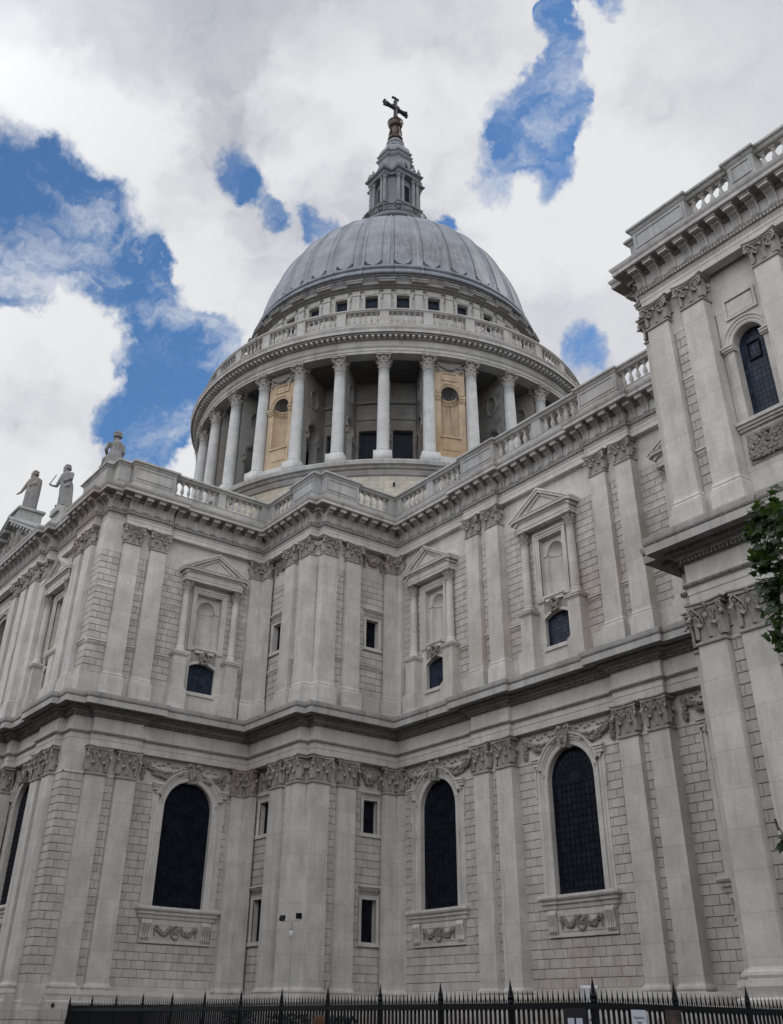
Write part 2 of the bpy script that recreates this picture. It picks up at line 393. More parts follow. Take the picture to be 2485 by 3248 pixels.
def empty(name, label, cat, loc=(0, 0, 0), rz=0.0, group=None):
    o = bpy.data.objects.new(name, None); COL.objects.link(o)
    o.empty_display_size = 0.3
    o.location = loc; o.rotation_euler = (0, 0, rz)
    o['label'] = label; o['category'] = cat
    if group: o['group'] = group
    return o
def tag(o, label, cat, group=None, kind=None):
    o['label'] = label
    if cat: o['category'] = cat
    if group: o['group'] = group
    if kind: o['kind'] = kind
    return o
def kids(o): return KID.get(o.name, [])
KID = {}
def own(child, parent):
    child.parent = parent; KID.setdefault(parent.name, []).append(child); return child
def dup(o, parent, loc=None, rz=None, scale=None):
    c = o.copy(); COL.objects.link(c); c.parent = parent
    if loc is not None: c.location = loc
    if rz is not None: c.rotation_euler = (0, 0, rz)
    if scale is not None: c.scale = scale
    for k in kids(o):
        d = k.copy(); COL.objects.link(d); d.parent = c
    return c
class Proto:
    """the first placement moves the source itself, later ones copy it"""
    def __init__(s, o): s.o = o; s.used = False
    def place(s, loc, rz, parent=None, scale=None):
        if not s.used:
            s.used = True; o = s.o
            o.location = loc; o.rotation_euler = (0, 0, rz)
            if parent: o.parent = parent
            if scale: o.scale = scale
            return o
        return dup(s.o, parent if parent else s.o.parent, loc, rz, scale)
    def at(s, F, u, z=0.0, n=0.0, parent=None, scale=None):
        return s.place(pt(F, u, n, z), ang(F), parent, scale)

def offset_poly(P, d, closed=False):
    out = []; n = len(P)
    for i in range(n):
        nr = []
        for a, b in ((i - 1, i), (i, i + 1)):
            if closed: a %= n; b %= n
            elif a < 0 or b >= n: continue
            dx, dy = P[b][0] - P[a][0], P[b][1] - P[a][1]; L = sqrt(dx * dx + dy * dy)
            nr.append((dy / L, -dx / L))
        if len(nr) == 1: nx, ny = nr[0]
        else:
            (ax, ay), (bx, by) = nr; k = 1 + ax * bx + ay * by
            nx, ny = (ax + bx) / k, (ay + by) / k
        out.append((P[i][0] + nx * d, P[i][1] + ny * d))
    return out
def sweep(mb, P, prof, closed=False):
    rows = [[(x, y, z) for x, y in offset_poly(P, d, closed)] for d, z in prof]
    mb.grid([r for r in rows], close_u=closed)

def band_teeth(mb, P, d0, d1, z0, z1, w, pitch, skip_short=0.2, slope=0.0):
    """dentils / blocks along a plan polyline between offsets d0 and d1"""
    O = offset_poly(P, d0)
    for i in range(len(P) - 1):
        (ax, ay), (bx, by) = O[i], O[i + 1]
        L = sqrt((bx - ax) ** 2 + (by - ay) ** 2)
        if L < skip_short: continue
        ux, uy = (bx - ax) / L, (by - ay) / L
        F = (ax, ay, ux, uy)
        n = max(1, int(round(L / pitch)))
        for k in range(n):
            c = (k + 0.5) * L / n
            mb.fbox(F, c - w / 2, c + w / 2, -0.02, d1 - d0, z0, z1)

def blob(r, sq=(1, 1, 1), seed=0, amp=0.25):
    """low bumpy ball"""
    rnd = random.Random(seed); v = []; f = []
    n, m = 7, 5
    v.append((0, 0, -r * sq[2]))
    for i in range(1, m):
        t = pi * i / m - pi / 2
        for j in range(n):
            a = 2 * pi * j / n + 0.4 * i; k = r * (1 + rnd.uniform(-amp, amp))
            v.append((k * cos(t) * cos(a) * sq[0], k * cos(t) * sin(a) * sq[1], k * sin(t) * sq[2]))
    v.append((0, 0, r * sq[2]))
    for j in range(n):
        f.append((0, 1 + (j + 1) % n, 1 + j)); b = 1 + (m - 2) * n
        f.append((b + j, b + (j + 1) % n, len(v) - 1))
    for i in range(m - 2):
        for j in range(n):
            a = 1 + i * n; f.append((a + j, a + (j + 1) % n, a + n + (j + 1) % n, a + n + j))
    return v, f
BL = [blob(1.0, (1, 1, 1), s) for s in range(8)]
def put_blob(mb, x, y, z, r, sq=(1, 1, 1)):
    v, f = random.choice(BL)
    mb.add([(x + p[0] * r * sq[0], y + p[1] * r * sq[1], z + p[2] * r * sq[2]) for p in v], f)
def tube(mb, pts, rad, n=6, taper=None):
    rows = []
    for i, p in enumerate(pts):
        a = Vector(pts[max(0, i - 1)]); b = Vector(pts[min(len(pts) - 1, i + 1)])
        d = (b - a).normalized(); s = d.orthogonal().normalized(); t = d.cross(s)
        r = rad if taper is None else rad * (1 + (taper - 1) * i / (len(pts) - 1))
        if isinstance(rad, (list, tuple)): r = rad[i]
        rows.append([tuple(Vector(p) + (s * cos(2 * pi * j / n) + t * sin(2 * pi * j / n)) * r) for j in range(n)])
    # keep the rings from twisting
    for i in range(1, len(rows)):
        best = min(range(n), key=lambda k: sum((Vector(rows[i][(j + k) % n]) - Vector(rows[i - 1][j])).length_squared for j in range(n)))
        rows[i] = rows[i][best:] + rows[i][:best]
    mb.grid(rows, close_u=True)
    mb.poly(rows[0][::-1]); mb.poly(rows[-1])

# ------------------------------------------------------------------ the site
g = MB(); g.quad((-900, -900, 0), (900, -900, 0), (900, 900, 0), (-900, 900, 0))
o = g.build('pavement', 'paving'); tag(o, 'grey stone paving around the cathedral', None, kind='structure')

# ------------------------------------------------------------------ the cathedral
CATH = empty('cathedral', 'pale stone cathedral with ribbed lead dome, columned drum and gilded ball and cross', 'cathedral', (0, 0, 0))

# wall frames: (origin x, origin y, ux, uy), u = world x for walls facing -Y, world y for walls facing +X
TN = (0, -17.66, 1, 0); TN2 = (0, -18.26, 1, 0)
TW = (-6.19, 0, 0, 1)
BN = (0, -6.2, 1, 0)
BW = (0, 0, 0, 1)
NV = (0, 0, 1, 0)
TE = (28.28, 0, 0, -1)      # u = -y
TT = (0, -7.77, 1, 0)
# the wall faces between the pilasters
wTN = (0, -17.90, 1, 0); wTN2 = (0, -18.50, 1, 0); wTW = (-5.93, 0, 0, 1); wBN = (0, -6.47, 1, 0); wBW = (.27, 0, 0, 1)
wNV = (0, -.27, 1, 0); wTE = (28.01, 0, 0, -1); wTT = (0, -8.04, 1, 0)
ZB, ZA, ZE = 3.2, 13.0, 14.45          # lower order: foot, astragal, underside of entablature
UB, UA, UE = 18.45, 26.55, 27.75       # upper order

def arc_pts(c, r, zs, a0, a1, n=20):
    return [(c + r * cos(a0 + (a1 - a0) * i / n), zs + r * sin(a0 + (a1 - a0) * i / n)) for i in range(n + 1)]
def arch_outline(c, w, zb, zs, n=20):
    """jambs and semicircle, from bottom right anticlockwise"""
    return [(c + w / 2, zb)] + arc_pts(c, w / 2, zs, 0, pi, n) + [(c - w / 2, zb)]
def seg_outline(c, w, zb, zs, rise, n=8):
    h = w / 2; R = (h * h + rise * rise) / (2 * rise); a = math.asin(h / R)
    return [(c + h, zb)] + [(c + R * sin(a - 2 * a * i / n), zs + rise - R + R * cos(a - 2 * a * i / n)) for i in range(n + 1)] + [(c - h, zb)]
def rect_outline(c, w, z0, z1): return [(c + w / 2, z0), (c + w / 2, z1), (c - w / 2, z1), (c - w / 2, z0)]

def back_wall(mb, F, u0, u1, z0, z1, holes, depth=0.5, depths=None):
    outer = [Vector((u0, z0, 0)), Vector((u1, z0, 0)), Vector((u1, z1, 0)), Vector((u0, z1, 0))]
    polys = [outer] + [[Vector((a, b, 0)) for a, b in h] for h in holes]
    flat = [p for q in polys for p in q]
    i = len(mb.v); mb.v += [pt(F, p.x, 0, p.y) for p in flat]
    for t in tessellate_polygon(polys): mb.f.append(tuple(i + k for k in t))
    for k, h in enumerate(holes):
        dd = depths[k] if depths else depth
        n = len(h)
        for j in range(n):
            a, b = h[j], h[(j + 1) % n]
            walls_sm.quad(pt(F, a[0], 0.001, a[1]), pt(F, b[0], 0.001, b[1]), pt(F, b[0], -dd, b[1]), pt(F, a[0], -dd, a[1]))

def courses(mb, F, u0, u1, z0, z1, excl, pitch=0.39, bl=0.78, gap=0.011, t=0.035, ph=0):
    """channelled masonry: every block its own low frustum"""
    n = int((z1 - z0) / pitch + 0.3)
    for k in range(n):
        a, b = z0 + k * pitch, z0 + (k + 1) * pitch
        cuts = [(u0, u1)]
        for e0, e1, f0, f1 in excl:
            if b > f0 + 0.05 and a < f1 - 0.05:
                nc = []
                for c0, c1 in cuts:
                    if e1 <= c0 or e0 >= c1: nc.append((c0, c1)); continue
                    if e0 > c0: nc.append((c0, e0))
                    if e1 < c1: nc.append((e1, c1))
                cuts = nc
        for c0, c1 in cuts:
            if c1 - c0 < 0.12: continue
            off = ((k + ph) % 2) * bl / 2
            u = math.floor((c0 - off) / bl) * bl + off
            js = [c0]
            while u < c1:
                if u - js[-1] > 0.16 and c1 - u > 0.16: js.append(u)
                u += bl
            js.append(c1)
            for i in range(len(js) - 1):
                p, q = js[i] + gap, js[i + 1] - gap
                if i == 0: p = js[i] + 0.002
                if i == len(js) - 2: q = js[i + 1] - 0.002
                z_0, z_1 = a + gap * 0.9, b - gap * 0.9; e = 0.014; tt = t + random.uniform(-.004, .004)
                e0 = e if i else 0; e1 = e if i < len(js) - 2 else 0
                v = [pt(F, p, 0, z_0), pt(F, q, 0, z_0), pt(F, q, 0, z_1), pt(F, p, 0, z_1),
                     pt(F, p + e0, tt, z_0 + e), pt(F, q - e1, tt, z_0 + e), pt(F, q - e1, tt, z_1 - e), pt(F, p + e0, tt, z_1 - e)]
                mb.add(v, [(4, 5, 6, 7), (0, 1, 5, 4), (1, 2, 6, 5), (2, 3, 7, 6), (3, 0, 4, 7)])

# ---- openings of the outer walls
W_LOW = dict(w=2.8, zb=6.92, zs=11.95)
def low_hole(c): return arch_outline(c, 3.04, 6.92, 11.88)
def up_holes(c): return [rect_outline(c, 1.76, 21.25, 24.66), seg_outline(c, 1.84, 18.5, 20.02, 0.3)]
low_c = {'TN': [-12.12], 'TW': [-10.18], 'NV': [3.9, 13.98, 24.15], 'TT': [33.9]}
up_c = {'TN': [-12.3], 'TW': [-10.3], 'NV': [3.95, 14.02, 24.15]}
walls_low, walls_joint, walls_sm = MB(), MB(), MB()

def storey(F, u0, u1, lows, ups, slots_low=(), slots_up=(), ph=0):
    # lower storey
    holes = [low_hole(c) for c in lows] + [rect_outline(*s) for s in slots_low]
    back_wall(walls_joint, F, u0, u1, ZB, 13.5, holes, depths=[0.42] * len(holes))
    ex = [(c - 2.14, c + 2.14, 5.2, 13.3) for c in lows] + [(s[0] - s[1] / 2 - .2, s[0] + s[1] / 2 + .2, s[2] - .25, s[3] + .22) for s in slots_low]
    courses(walls_low, F, u0, u1, ZB, ZA, ex, ph=ph)
    walls_sm.fbox(F, u0, u1, -0.3, 0.012, 13.5, 17.2)
    cuts = [u0] + [v for c in sorted(lows) for v in (c - 1.6, c + 1.6)] + [u1]
    for k in range(0, len(cuts), 2): walls_sm.fbox(F, cuts[k], cuts[k + 1], -0.2, 0.012, ZA, 13.5)
    walls_sm.fbox(F, u0 + .003, u1 - .003, -.3, .07, 2.3, ZB - .16); walls_sm.fbox(F, u0 + .004, u1 - .004, -.3, .04, ZB - .16, ZB + .01)
    # upper storey
    holes = [h for c in ups for h in up_holes(c)] + [rect_outline(*s) for s in slots_up]
    dep = [0.28, 0.4] * len(ups) + [0.4] * len(slots_up)
    back_wall(walls_joint, F, u0, u1, UB, 25.86, holes, depths=dep)
    ex = [(c - 1.32, c + 1.32, 18.5, 26.2) for c in ups] + [(s[0] - s[1] / 2 - .2, s[0] + s[1] / 2 + .2, s[2] - .25, s[3] + .22) for s in slots_up]
    courses(walls_low, F, u0, u1, UB, 25.86, ex, ph=ph + 1)
    walls_sm.fbox(F, u0, u1, -0.3, 0.03, 25.86, 27.9)
    walls_sm.fbox(F, u0, u1, -0.3, 0.06, 17.0, UB)
slot = lambda c, w, a, b: (c, w, a, b)
storey(TN, -15.0, -6.19, low_c['TN'], up_c['TN'])
storey(TW, -17.66, -6.2, low_c['TW'], up_c['TW'])
storey(BN, -6.19, -.02, [], [], [slot(-4.35, .98, 10.85, 12.57), slot(-4.35, .98, 5.46, 7.5)], [slot(-4.35, .95, 21.5, 23.25)])
storey(BW, -6.18, 0, [], [], [slot(-1.82, .98, 10.85, 12.57), slot(-1.82, .98, 5.46, 7.5)], [slot(-1.92, .93, 21.5, 23.25)])
storey(NV, 0, 28.27, low_c['NV'], up_c['NV'])
storey(TE, .0, 7.77, [], [])
# the chapel block: its upper storey has a tall arched window instead of an aedicule
back_wall(walls_joint, TT, 28.3, 46, ZB, 13.5, [low_hole(33.9)], 0.42)
courses(walls_low, TT, 28.3, 46, ZB, ZA, [(33.9 - 2.14, 33.9 + 2.14, 5.2, 13.3)])
walls_sm.fbox(TT, 28.3, 46, -0.3, 0.012, 13.5, 17.2); walls_sm.fbox(TT, 28.3, 32.3, -0.2, 0.012, ZA, 13.5); walls_sm.fbox(TT, 35.5, 46, -0.2, 0.012, ZA, 13.5)
walls_sm.fbox(TT, 28.31, 46, -.3, .07, 2.3, ZB + .01)
TWC = 32.4
mbt = MB()
back_wall(mbt, TT, 31.25, 33.55, UB, 27.9, [arch_outline(TWC, 1.34, 20.75, 24.1)], 0.45)
walls_sm.fbox(TT, 28.3, 31.25, -0.3, 0.03, 25.86, 27.9)
walls_sm.fbox(TT, 33.55, 46, -0.3, 0.03, UB, 27.9)
walls_sm.fbox(TT, 28.3, 46, -0.3, 0.06, 17.0, UB)
# central part of the transept front, further out
back_wall(walls_joint, TN2, -32, -15.0, ZB, ZA, [], 0.42)
courses(walls_low, TN2, -32, -15.0, ZB, ZA, [])
walls_sm.fbox(TN2, -32, -15.0, -0.3, 0.012, ZA, 18.45)
walls_sm.fbox(TN2, -32, -15.0, -.3, .07, 2.3, ZB + .01)
back_wall(walls_joint, TN2, -32, -15.0, UB, 27.9, [arch_outline(-22.5, 3.4, 19.4, 24.2)], 0.5)
courses(walls_low, TN2, -32, -15.0, UB, 27.9, [(-24.6, -20.4, 18.4, 26.4)])
# the coupled pilasters stand on broad piers, themselves proud of the bays
def pier_strip(F, u0, u1, inner, ph=0):
    u0 += .06; u1 -= .06
    walls_joint.fbox(F, u0, u1, -.27, 0, ZB - .2, ZA); walls_joint.fbox(F, u0, u1, -.27, 0, UB, 25.86)
    walls_sm.fbox(F, u0 + .002, u1 - .002, -.26, .012, ZA, ZE + .05); walls_sm.fbox(F, u0 + .002, u1 - .002, -.26, .03, 25.86, UE + .05)
    walls_sm.fbox(F, u0 - .01, u1 + .01, -.26, .06, 17.02, UB); walls_sm.fbox(F, u0 - .055, u1 + .055, -.26, .07, 2.3, ZB - .16); walls_sm.fbox(F, u0 - .056, u1 + .056, -.25, .045, ZB - .16, ZB + .012)
    for a, b in inner:
        courses(walls_low, F, a, b, ZB, ZA, [], ph=ph); courses(walls_low, F, a, b, UB, 25.86, [], ph=ph + 1)
        for z, d in ((20.22, .16), (23.5, .09)): string(F, a, b, z, d)
        mb = MB(); z = 12.93
        mb.grid([[pt(F, a, n, zz), pt(F, b, n, zz)] for n, zz in [(0, z), (.05, z + .01), (.08, z + .07), (.05, z + .13), (0, z + .14)]])
        mb.build('string_course', 'smooth', CATH)
def string(F, u0, u1, z, d=.10):
    prof = [(0, z - .13), (d * .5, z - .10), (d * .6, z), (d, z + .03), (d, z + .10), (d * .8, z + .13), (0, z + .15)]
    mb = MB()
    mb.grid([[pt(F, u0, n, zz), pt(F, u1, n, zz)] for n, zz in prof])
    for u in (u0, u1): mb.poly([pt(F, u, n, zz) for n, zz in prof])
    mb.build('string_course', 'smooth', CATH)
pier_strip(wTW, -17.96, -13.80, [(-17.90, -16.77), (-15.57, -15.0)])
pier_strip(wTN, -10.02, -5.87, [(-7.08, -5.93), (-8.83, -8.28)])
walls_sm.box(-6.19, -5.842, -6.825, -6.25, 2.3, UE)
pier_strip(wBN, -2.99, -.01, [(-1.8, -1.2)])
pier_strip(wBW, -6.19, -3.21, [(-5.0, -4.4)])
pier_strip(wNV, 7.56, 10.49, [(8.75, 9.3)])
pier_strip(wNV, 17.66, 20.59, [(18.85, 19.4)])
pier_strip(wTT, 28.29, 31.25, [(29.48, 30.06)])
walls_low.build('wall', 'block', CATH)
walls_joint.build('wall', 'joint', CATH)
walls_sm.build('wall', 'smooth', CATH)
mbt.build('wall', 'smooth', CATH)

# plinth down to the ground, coursed, with a moulded top
PL = [(-34, -19.2), (-14.9, -19.2), (-14.9, -18.55), (-6.9, -18.55), (-6.9, -18.0), (-5.9, -18.0), (-5.9, -17.0), (-5.3, -17.0), (-5.3, -7.1),
      (0.25, -7.1), (0.25, -6.45), (0.9, -6.45), (0.9, -0.9), (27.4, -0.9), (27.4, -8.05), (28.0, -8.05), (28.0, -8.75), (46, -8.75)]
mb = MB()
sweep(mb, PL, [(-0.05, 2.5), (0.02, 2.45), (0.03, 2.08)])
sweep(mb, PL, [(-0.6, 2.98), (-0.08, 2.95), (-0.05, 2.78), (-0.13, 2.5), (-0.05, 2.5)])
mb.build('plinth', 'smooth', CATH)
mb = MB()
for i in range(len(PL) - 1):
    (ax, ay), (bx, by) = PL[i], PL[i + 1]
    L = sqrt((bx - ax) ** 2 + (by - ay) ** 2); F = (ax, ay, (bx - ax) / L, (by - ay) / L)
    courses(mb, F, 0, L, 0.04, 2.10, [], pitch=0.41, bl=0.92)
mb.build('plinth', 'block', CATH)
mb = MB(); sweep(mb, PL, [(0, 2.1), (0, 0)]); mb.build('plinth', 'joint', CATH)
mb = MB()
mb.poly([pt((-5.3, 0, 0, 1), u, 0.055, z) for u, z in ((-16.62, 2.15), (-16.51, 2.29), (-16.62, 2.43), (-16.73, 2.29))])
o = mb.build('vent', 'bronze', CATH)

# ---- corinthian capital (local: x along the wall, -y outward, z up; z = 0 at the astragal)
def leaf_strip(mb, base, out, w, h, curl, segs=7, lob=0.05):
    """acanthus leaf: climbs, then tips outward and down"""
    bx, by, bz = base; ox, oy = out; sx, sy = -oy, ox
    rows = []
    for i in range(segs + 1):
        t = i / segs
        zz = bz + h * (t / 0.82 if t < 0.82 else 1 - (t - 0.82) * 1.4)
        o_ = 0.02 + curl * max(0.0, (t - 0.35) / 0.65) ** 2.2
        ww = w * (0.80 + 0.28 * sin(pi * min(1, t * 1.15)) - 0.55 * max(0, t - .7) / .3) * (1 + lob * (1 if i % 2 else -1))
        r = []
        for j in (-1, -0.5, 0, 0.5, 1):
            dip = 0.035 * (1 - abs(j)) * (1 if j == 0 else 0.4) - 0.05 * abs(j) ** 2
            r.append((bx + ox * (o_ + dip) + sx * j * ww / 2, by + oy * (o_ + dip) + sy * j * ww / 2, zz - 0.03 * abs(j)))
        rows.append(r)
    mb.grid(rows)
    # thickness: a second skin behind
    mb.grid([[(p[0] - ox * .03, p[1] - oy * .03, p[2] - .01) for p in r][::-1] for r in rows])

def spiral(mb, c, axis_u, r, turns=1.8, w=0.05, th=0.06, n=26, flip=1):
    """volute scroll in the plane (axis_u, z), thickened along the plane normal"""
    ux, uy = axis_u; nx, ny = uy, -ux
    pts = []
    for i in range(n + 1):
        t = i / n; a = flip * (t * turns * 2 * pi) + pi / 2; rr = r * (1 - 0.82 * t)
        pts.append((c[0] + ux * rr * cos(a) + nx * 0.05 * t, c[1] + uy * rr * cos(a) + ny * 0.05 * t, c[2] + rr * sin(a)))
    tube(mb, pts, [w * (1 - 0.45 * i / n) for i in range(n + 1)], 5)

def pilaster_capital(w, d, h, big=False):
    mb = MB()
    ent = 0.03
    # bell
    P = [(-w / 2 + ent, 0), (-w / 2 + ent, -d + ent), (w / 2 - ent, -d + ent), (w / 2 - ent, 0)]
    sweep(mb, P, [(0.0, 0.05), (-0.05, h * .3), (-0.03, h * .6), (0.03, h * .86)])
    P0 = [(-w / 2, 0), (-w / 2, -d), (w / 2, -d), (w / 2, 0)]
    sweep(mb, P0, [(0.0, -0.07), (0.05, -0.05), (0.06, 0.0), (0.04, 0.05), (-0.03, 0.06)])
    out = (0, -1)
    y = -d + ent
    lw = w * .42
    for x in (-w * .27, w * .27):
        leaf_strip(mb, (x, y, .05), out, lw * 1.08, h * .44, .24)
    for x, c_ in ((-w * .5, 1), (0, 1), (w * .5, 1)):
        o_ = out if x == 0 else ((-.6 if x < 0 else .6), -.8)
        leaf_strip(mb, (x * .98, y, h * .12), o_, lw * .8, h * .60, .28)
    for s in (-1, 1):
        for yy in ((-d * .55,) if d < .7 else (-d * .35, -d * .75)):
            leaf_strip(mb, (s * (w / 2 - ent), yy, .05), (s, 0), lw, h * .36, .17)
            leaf_strip(mb, (s * (w / 2 - ent), yy + .1, h * .1), (s, 0), lw * .8, h * .54, .22)
    # stalks and volutes
    zt = h * .86
    R = (0.22 if big else 0.20)
    for s in (-1, 1):
        cx = s * (w / 2 - .0)
        spiral(mb, (cx - s * R * .25, y - .10, zt - R * .8), (s * .93, -.36), R, 1.7, .055 if big else .042, flip=-1 if s < 0 else -1)
        tube(mb, [(s * w * .18, y - .03, h * .48), (s * w * .26, y - .06, h * .66), (s * w * .40, y - .10, h * .80), (cx - s * .05, y - .13, zt)], [.03, .035, .04, .045], 5)
        if not big:
            spiral(mb, (s * w * .12, y - .05, zt - .13), (1, 0), .085, 1.3, .028, n=16)
        tube(mb, [(s * w * .22, y - .03, h * .44), (s * w * .14, y - .05, h * .62), (s * w * .10, y - .06, h * .74)], .026, 5)
        put_blob(mb, s * w * .47, y - .10, zt - R * .85, .05)
        leaf_strip(mb, (s * w * .40, y - .02, h * .46), (s * .4, -.9), lw * .5, h * .2, .1, 5)
        # side volute seen from the flank
        spiral(mb, (s * (w / 2 + .04), y + d * .12, zt - R * .8), (0, 1), R * .9, 1.5, .04)
    if big:
        for k in range(7):
            put_blob(mb, (k - 3) * w * .105, y - .06, zt - .09, .055)
    for k in range(5):
        a = 2 * pi * k / 5
        put_blob(mb, .055 * cos(a), y - .13, zt + .03 + .055 * sin(a), .045)
    put_blob(mb, 0, y - .17, zt + .03, .04)
    # concave abacus
    n = 10; e = .19
    def ab(off, z):
        r = [(-w / 2 - e - off, 0.0, z), (-w / 2 - e - off, -d + .02, z)]
        for i in range(n + 1):
            t = -1 + 2 * i / n
            r.append((t * (w / 2 + e + off), -d - e - off + .13 * (1 - t * t), z))
        r += [(w / 2 + e + off, -d + .02, z), (w / 2 + e + off, 0.0, z)]
        return r
    rows = [ab(-.09, zt - .0), ab(-.03, zt + .02), ab(-.04, h - .08), ab(.02, h - .06), ab(.02, h - .004)]
    mb.grid([r for r in rows])
    mb.poly(rows[0]); mb.poly(rows[-1])
    return mb

def pilaster(w, d, z0, z1, h, big, lower, mat='smooth'):
    mb = MB()
    P = [(-w / 2, 0.05), (-w / 2, -d), (w / 2, -d), (w / 2, 0.05)]
    sweep(mb, P, [(0.012, z0), (0.0, z0 + (z1 - z0) * .33), (-0.03, z1 - .05)])
    o = mb.build('pilaster', mat, CATH)
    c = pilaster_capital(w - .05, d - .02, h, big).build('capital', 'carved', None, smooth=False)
    c.location = (0, 0, z1); own(c, o)
    b = MB()
    if lower:
        sweep(b, P, [(0.0, z0 + .12), (.03, z0 + .04), (.05, z0), (.10, z0 - .04), (.12, z0 - .13), (.07, z0 - .21), (.08, z0 - .26), (.17, z0 - .34), (.19, z0 - .42),
                     (.17, z0 - .5), (.22, z0 - .52), (.22, z0 - .95)])
    else:
        sweep(b, P, [(0.0, z0 + .13), (.03, z0 + .06), (.04, z0 + .02), (.07, z0 - .03), (.05, z0 - .08), (.06, z0 - .12), (.10, z0 - .17), (.10, z0 - .26),
                     (.13, z0 - .28), (.13, z0 - 1.45)])
    bo = b.build('base', mat, None); own(bo, o)
    return Proto(o)
PW = 1.2
PIL_L = pilaster(PW, .595, ZB, ZA, 1.45, False, True)
PIL_U = pilaster(1.12, .595, UB, UA, 1.2, True, False)
PIL_LH = pilaster(.80, .36, ZB, ZA, 1.45, False, True)       # half pilasters of the inner corners
PIL_UH = pilaster(.80, .36, UB, UA, 1.2, True, False)
def pils(F, cs, n=0.0, low=True, up=True, half=False):
    for c in cs:
        if low: (PIL_LH if half else PIL_L).at(F, c, n=n)
        if up: (PIL_UH if half else PIL_U).at(F, c, n=n)
pils(TW, [-16.17, -14.40])
pils(TN, [-7.68, -9.43])
pils(BN, [-0.6, -2.4])
pils(BW, [-5.6, -3.8])
pils(NV, [8.15, 9.9, 18.25, 20.0])
pils(TT, [28.88, 30.66])
PIL_U.at(TT, 34.12)
pils(TE, [7.17])
pils(TN, [-14.75], n=.25)
pils(TN2, [-15.75, -17.4, -19.4], n=0.0)
pils(TW, [-7.22], half=True)
PIL_LH.at(BN, -5.45, n=.235); PIL_UH.at(BN, -5.45, n=.235)
PIL_LH.at(BW, -.76, n=.235); PIL_UH.at(BW, -.76, n=.235)
PIL_LH.at(NV, .6); PIL_UH.at(NV, .6)

# ---- entablatures
EP = [(-46, -18.86), (-15.15, -18.86), (-15.15, -18.5), (-14.15, -18.5), (-14.15, -18.02), (-10.03, -18.02), (-10.03, -18.255), (-7.08, -18.255),
      (-7.08, -17.86), (-5.94, -17.86), (-5.94, -16.77), (-5.595, -16.77), (-5.595, -13.79), (-5.80, -13.79), (-5.80, -6.795),
      (0, -6.795), (0, -6.2), (.595, -6.2), (.595, -.36), (7.55, -.36), (7.55, -.595), (10.5, -.595), (10.5, -.36),
      (17.65, -.36), (17.65, -.595), (20.6, -.595), (20.6, -.36), (27.69, -.36), (27.69, -7.77), (28.28, -7.77), (28.28, -8.365), (46, -8.365)]
mb = MB()
sweep(mb, EP, [(.02, 17.02), (-.5, ZE), (-.5, ZE), (0, ZE), (0, 14.78), (.025, 14.80), (.025, 15.06), (.06, 15.08), (.13, 15.20), (.13, 15.24), (.0, 15.25), (.0, 15.98)])
mb.f = [f for k, f in enumerate(mb.f) if k >= len(EP) - 1]
mb.build('entablature', 'smooth', CATH)
mb = MB()
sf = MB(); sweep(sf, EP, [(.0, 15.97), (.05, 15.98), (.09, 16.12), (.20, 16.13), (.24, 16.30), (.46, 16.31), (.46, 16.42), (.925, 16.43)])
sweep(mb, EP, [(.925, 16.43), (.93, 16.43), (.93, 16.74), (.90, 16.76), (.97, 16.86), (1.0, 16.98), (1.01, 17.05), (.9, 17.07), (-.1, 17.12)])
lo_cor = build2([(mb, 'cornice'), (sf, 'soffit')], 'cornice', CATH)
mb = MB()
band_teeth(mb, EP, .08, .19, 15.99, 16.11, .09, .17)
band_teeth(mb, EP, .44, .52, 16.32, 16.43, .16, .30)
band_teeth(mb, EP, .11, .145, 15.09, 15.185, .05, .10)
band_teeth(mb, EP, .935, .965, 16.77, 16.83, .07, .13)
own(mb.build('enrichment', 'band'), lo_cor)

mb = MB()
sweep(mb, EP, [(-.45, UE), (0, UE), (0, 28.02), (.02, 28.04), (.02, 28.30), (.07, 28.36), (.0, 28.37)])
mb.build('entablature', 'smooth', CATH)
mb = MB()
sweep(mb, EP, [(0, 28.36), (.06, 28.38), (.14, 28.56), (.14, 28.62), (.02, 28.63)])
mb.build('carved_band', 'band', CATH)
mb = MB()
band_teeth(mb, EP, .08, .135, 28.41, 28.57, .09, .155)
band_teeth(mb, EP, .01, .045, 28.20, 28.29, .05, .11)
mb.build('carved_band', 'carved', CATH)
mb = MB()
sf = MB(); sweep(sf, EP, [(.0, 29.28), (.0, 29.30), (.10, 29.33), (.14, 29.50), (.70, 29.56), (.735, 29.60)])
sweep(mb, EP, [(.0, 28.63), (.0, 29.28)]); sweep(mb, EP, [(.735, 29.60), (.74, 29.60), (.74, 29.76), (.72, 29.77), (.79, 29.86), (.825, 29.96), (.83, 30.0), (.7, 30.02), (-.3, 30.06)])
up_cor = build2([(mb, 'cornice'), (sf, 'soffit')], 'cornice', CATH)

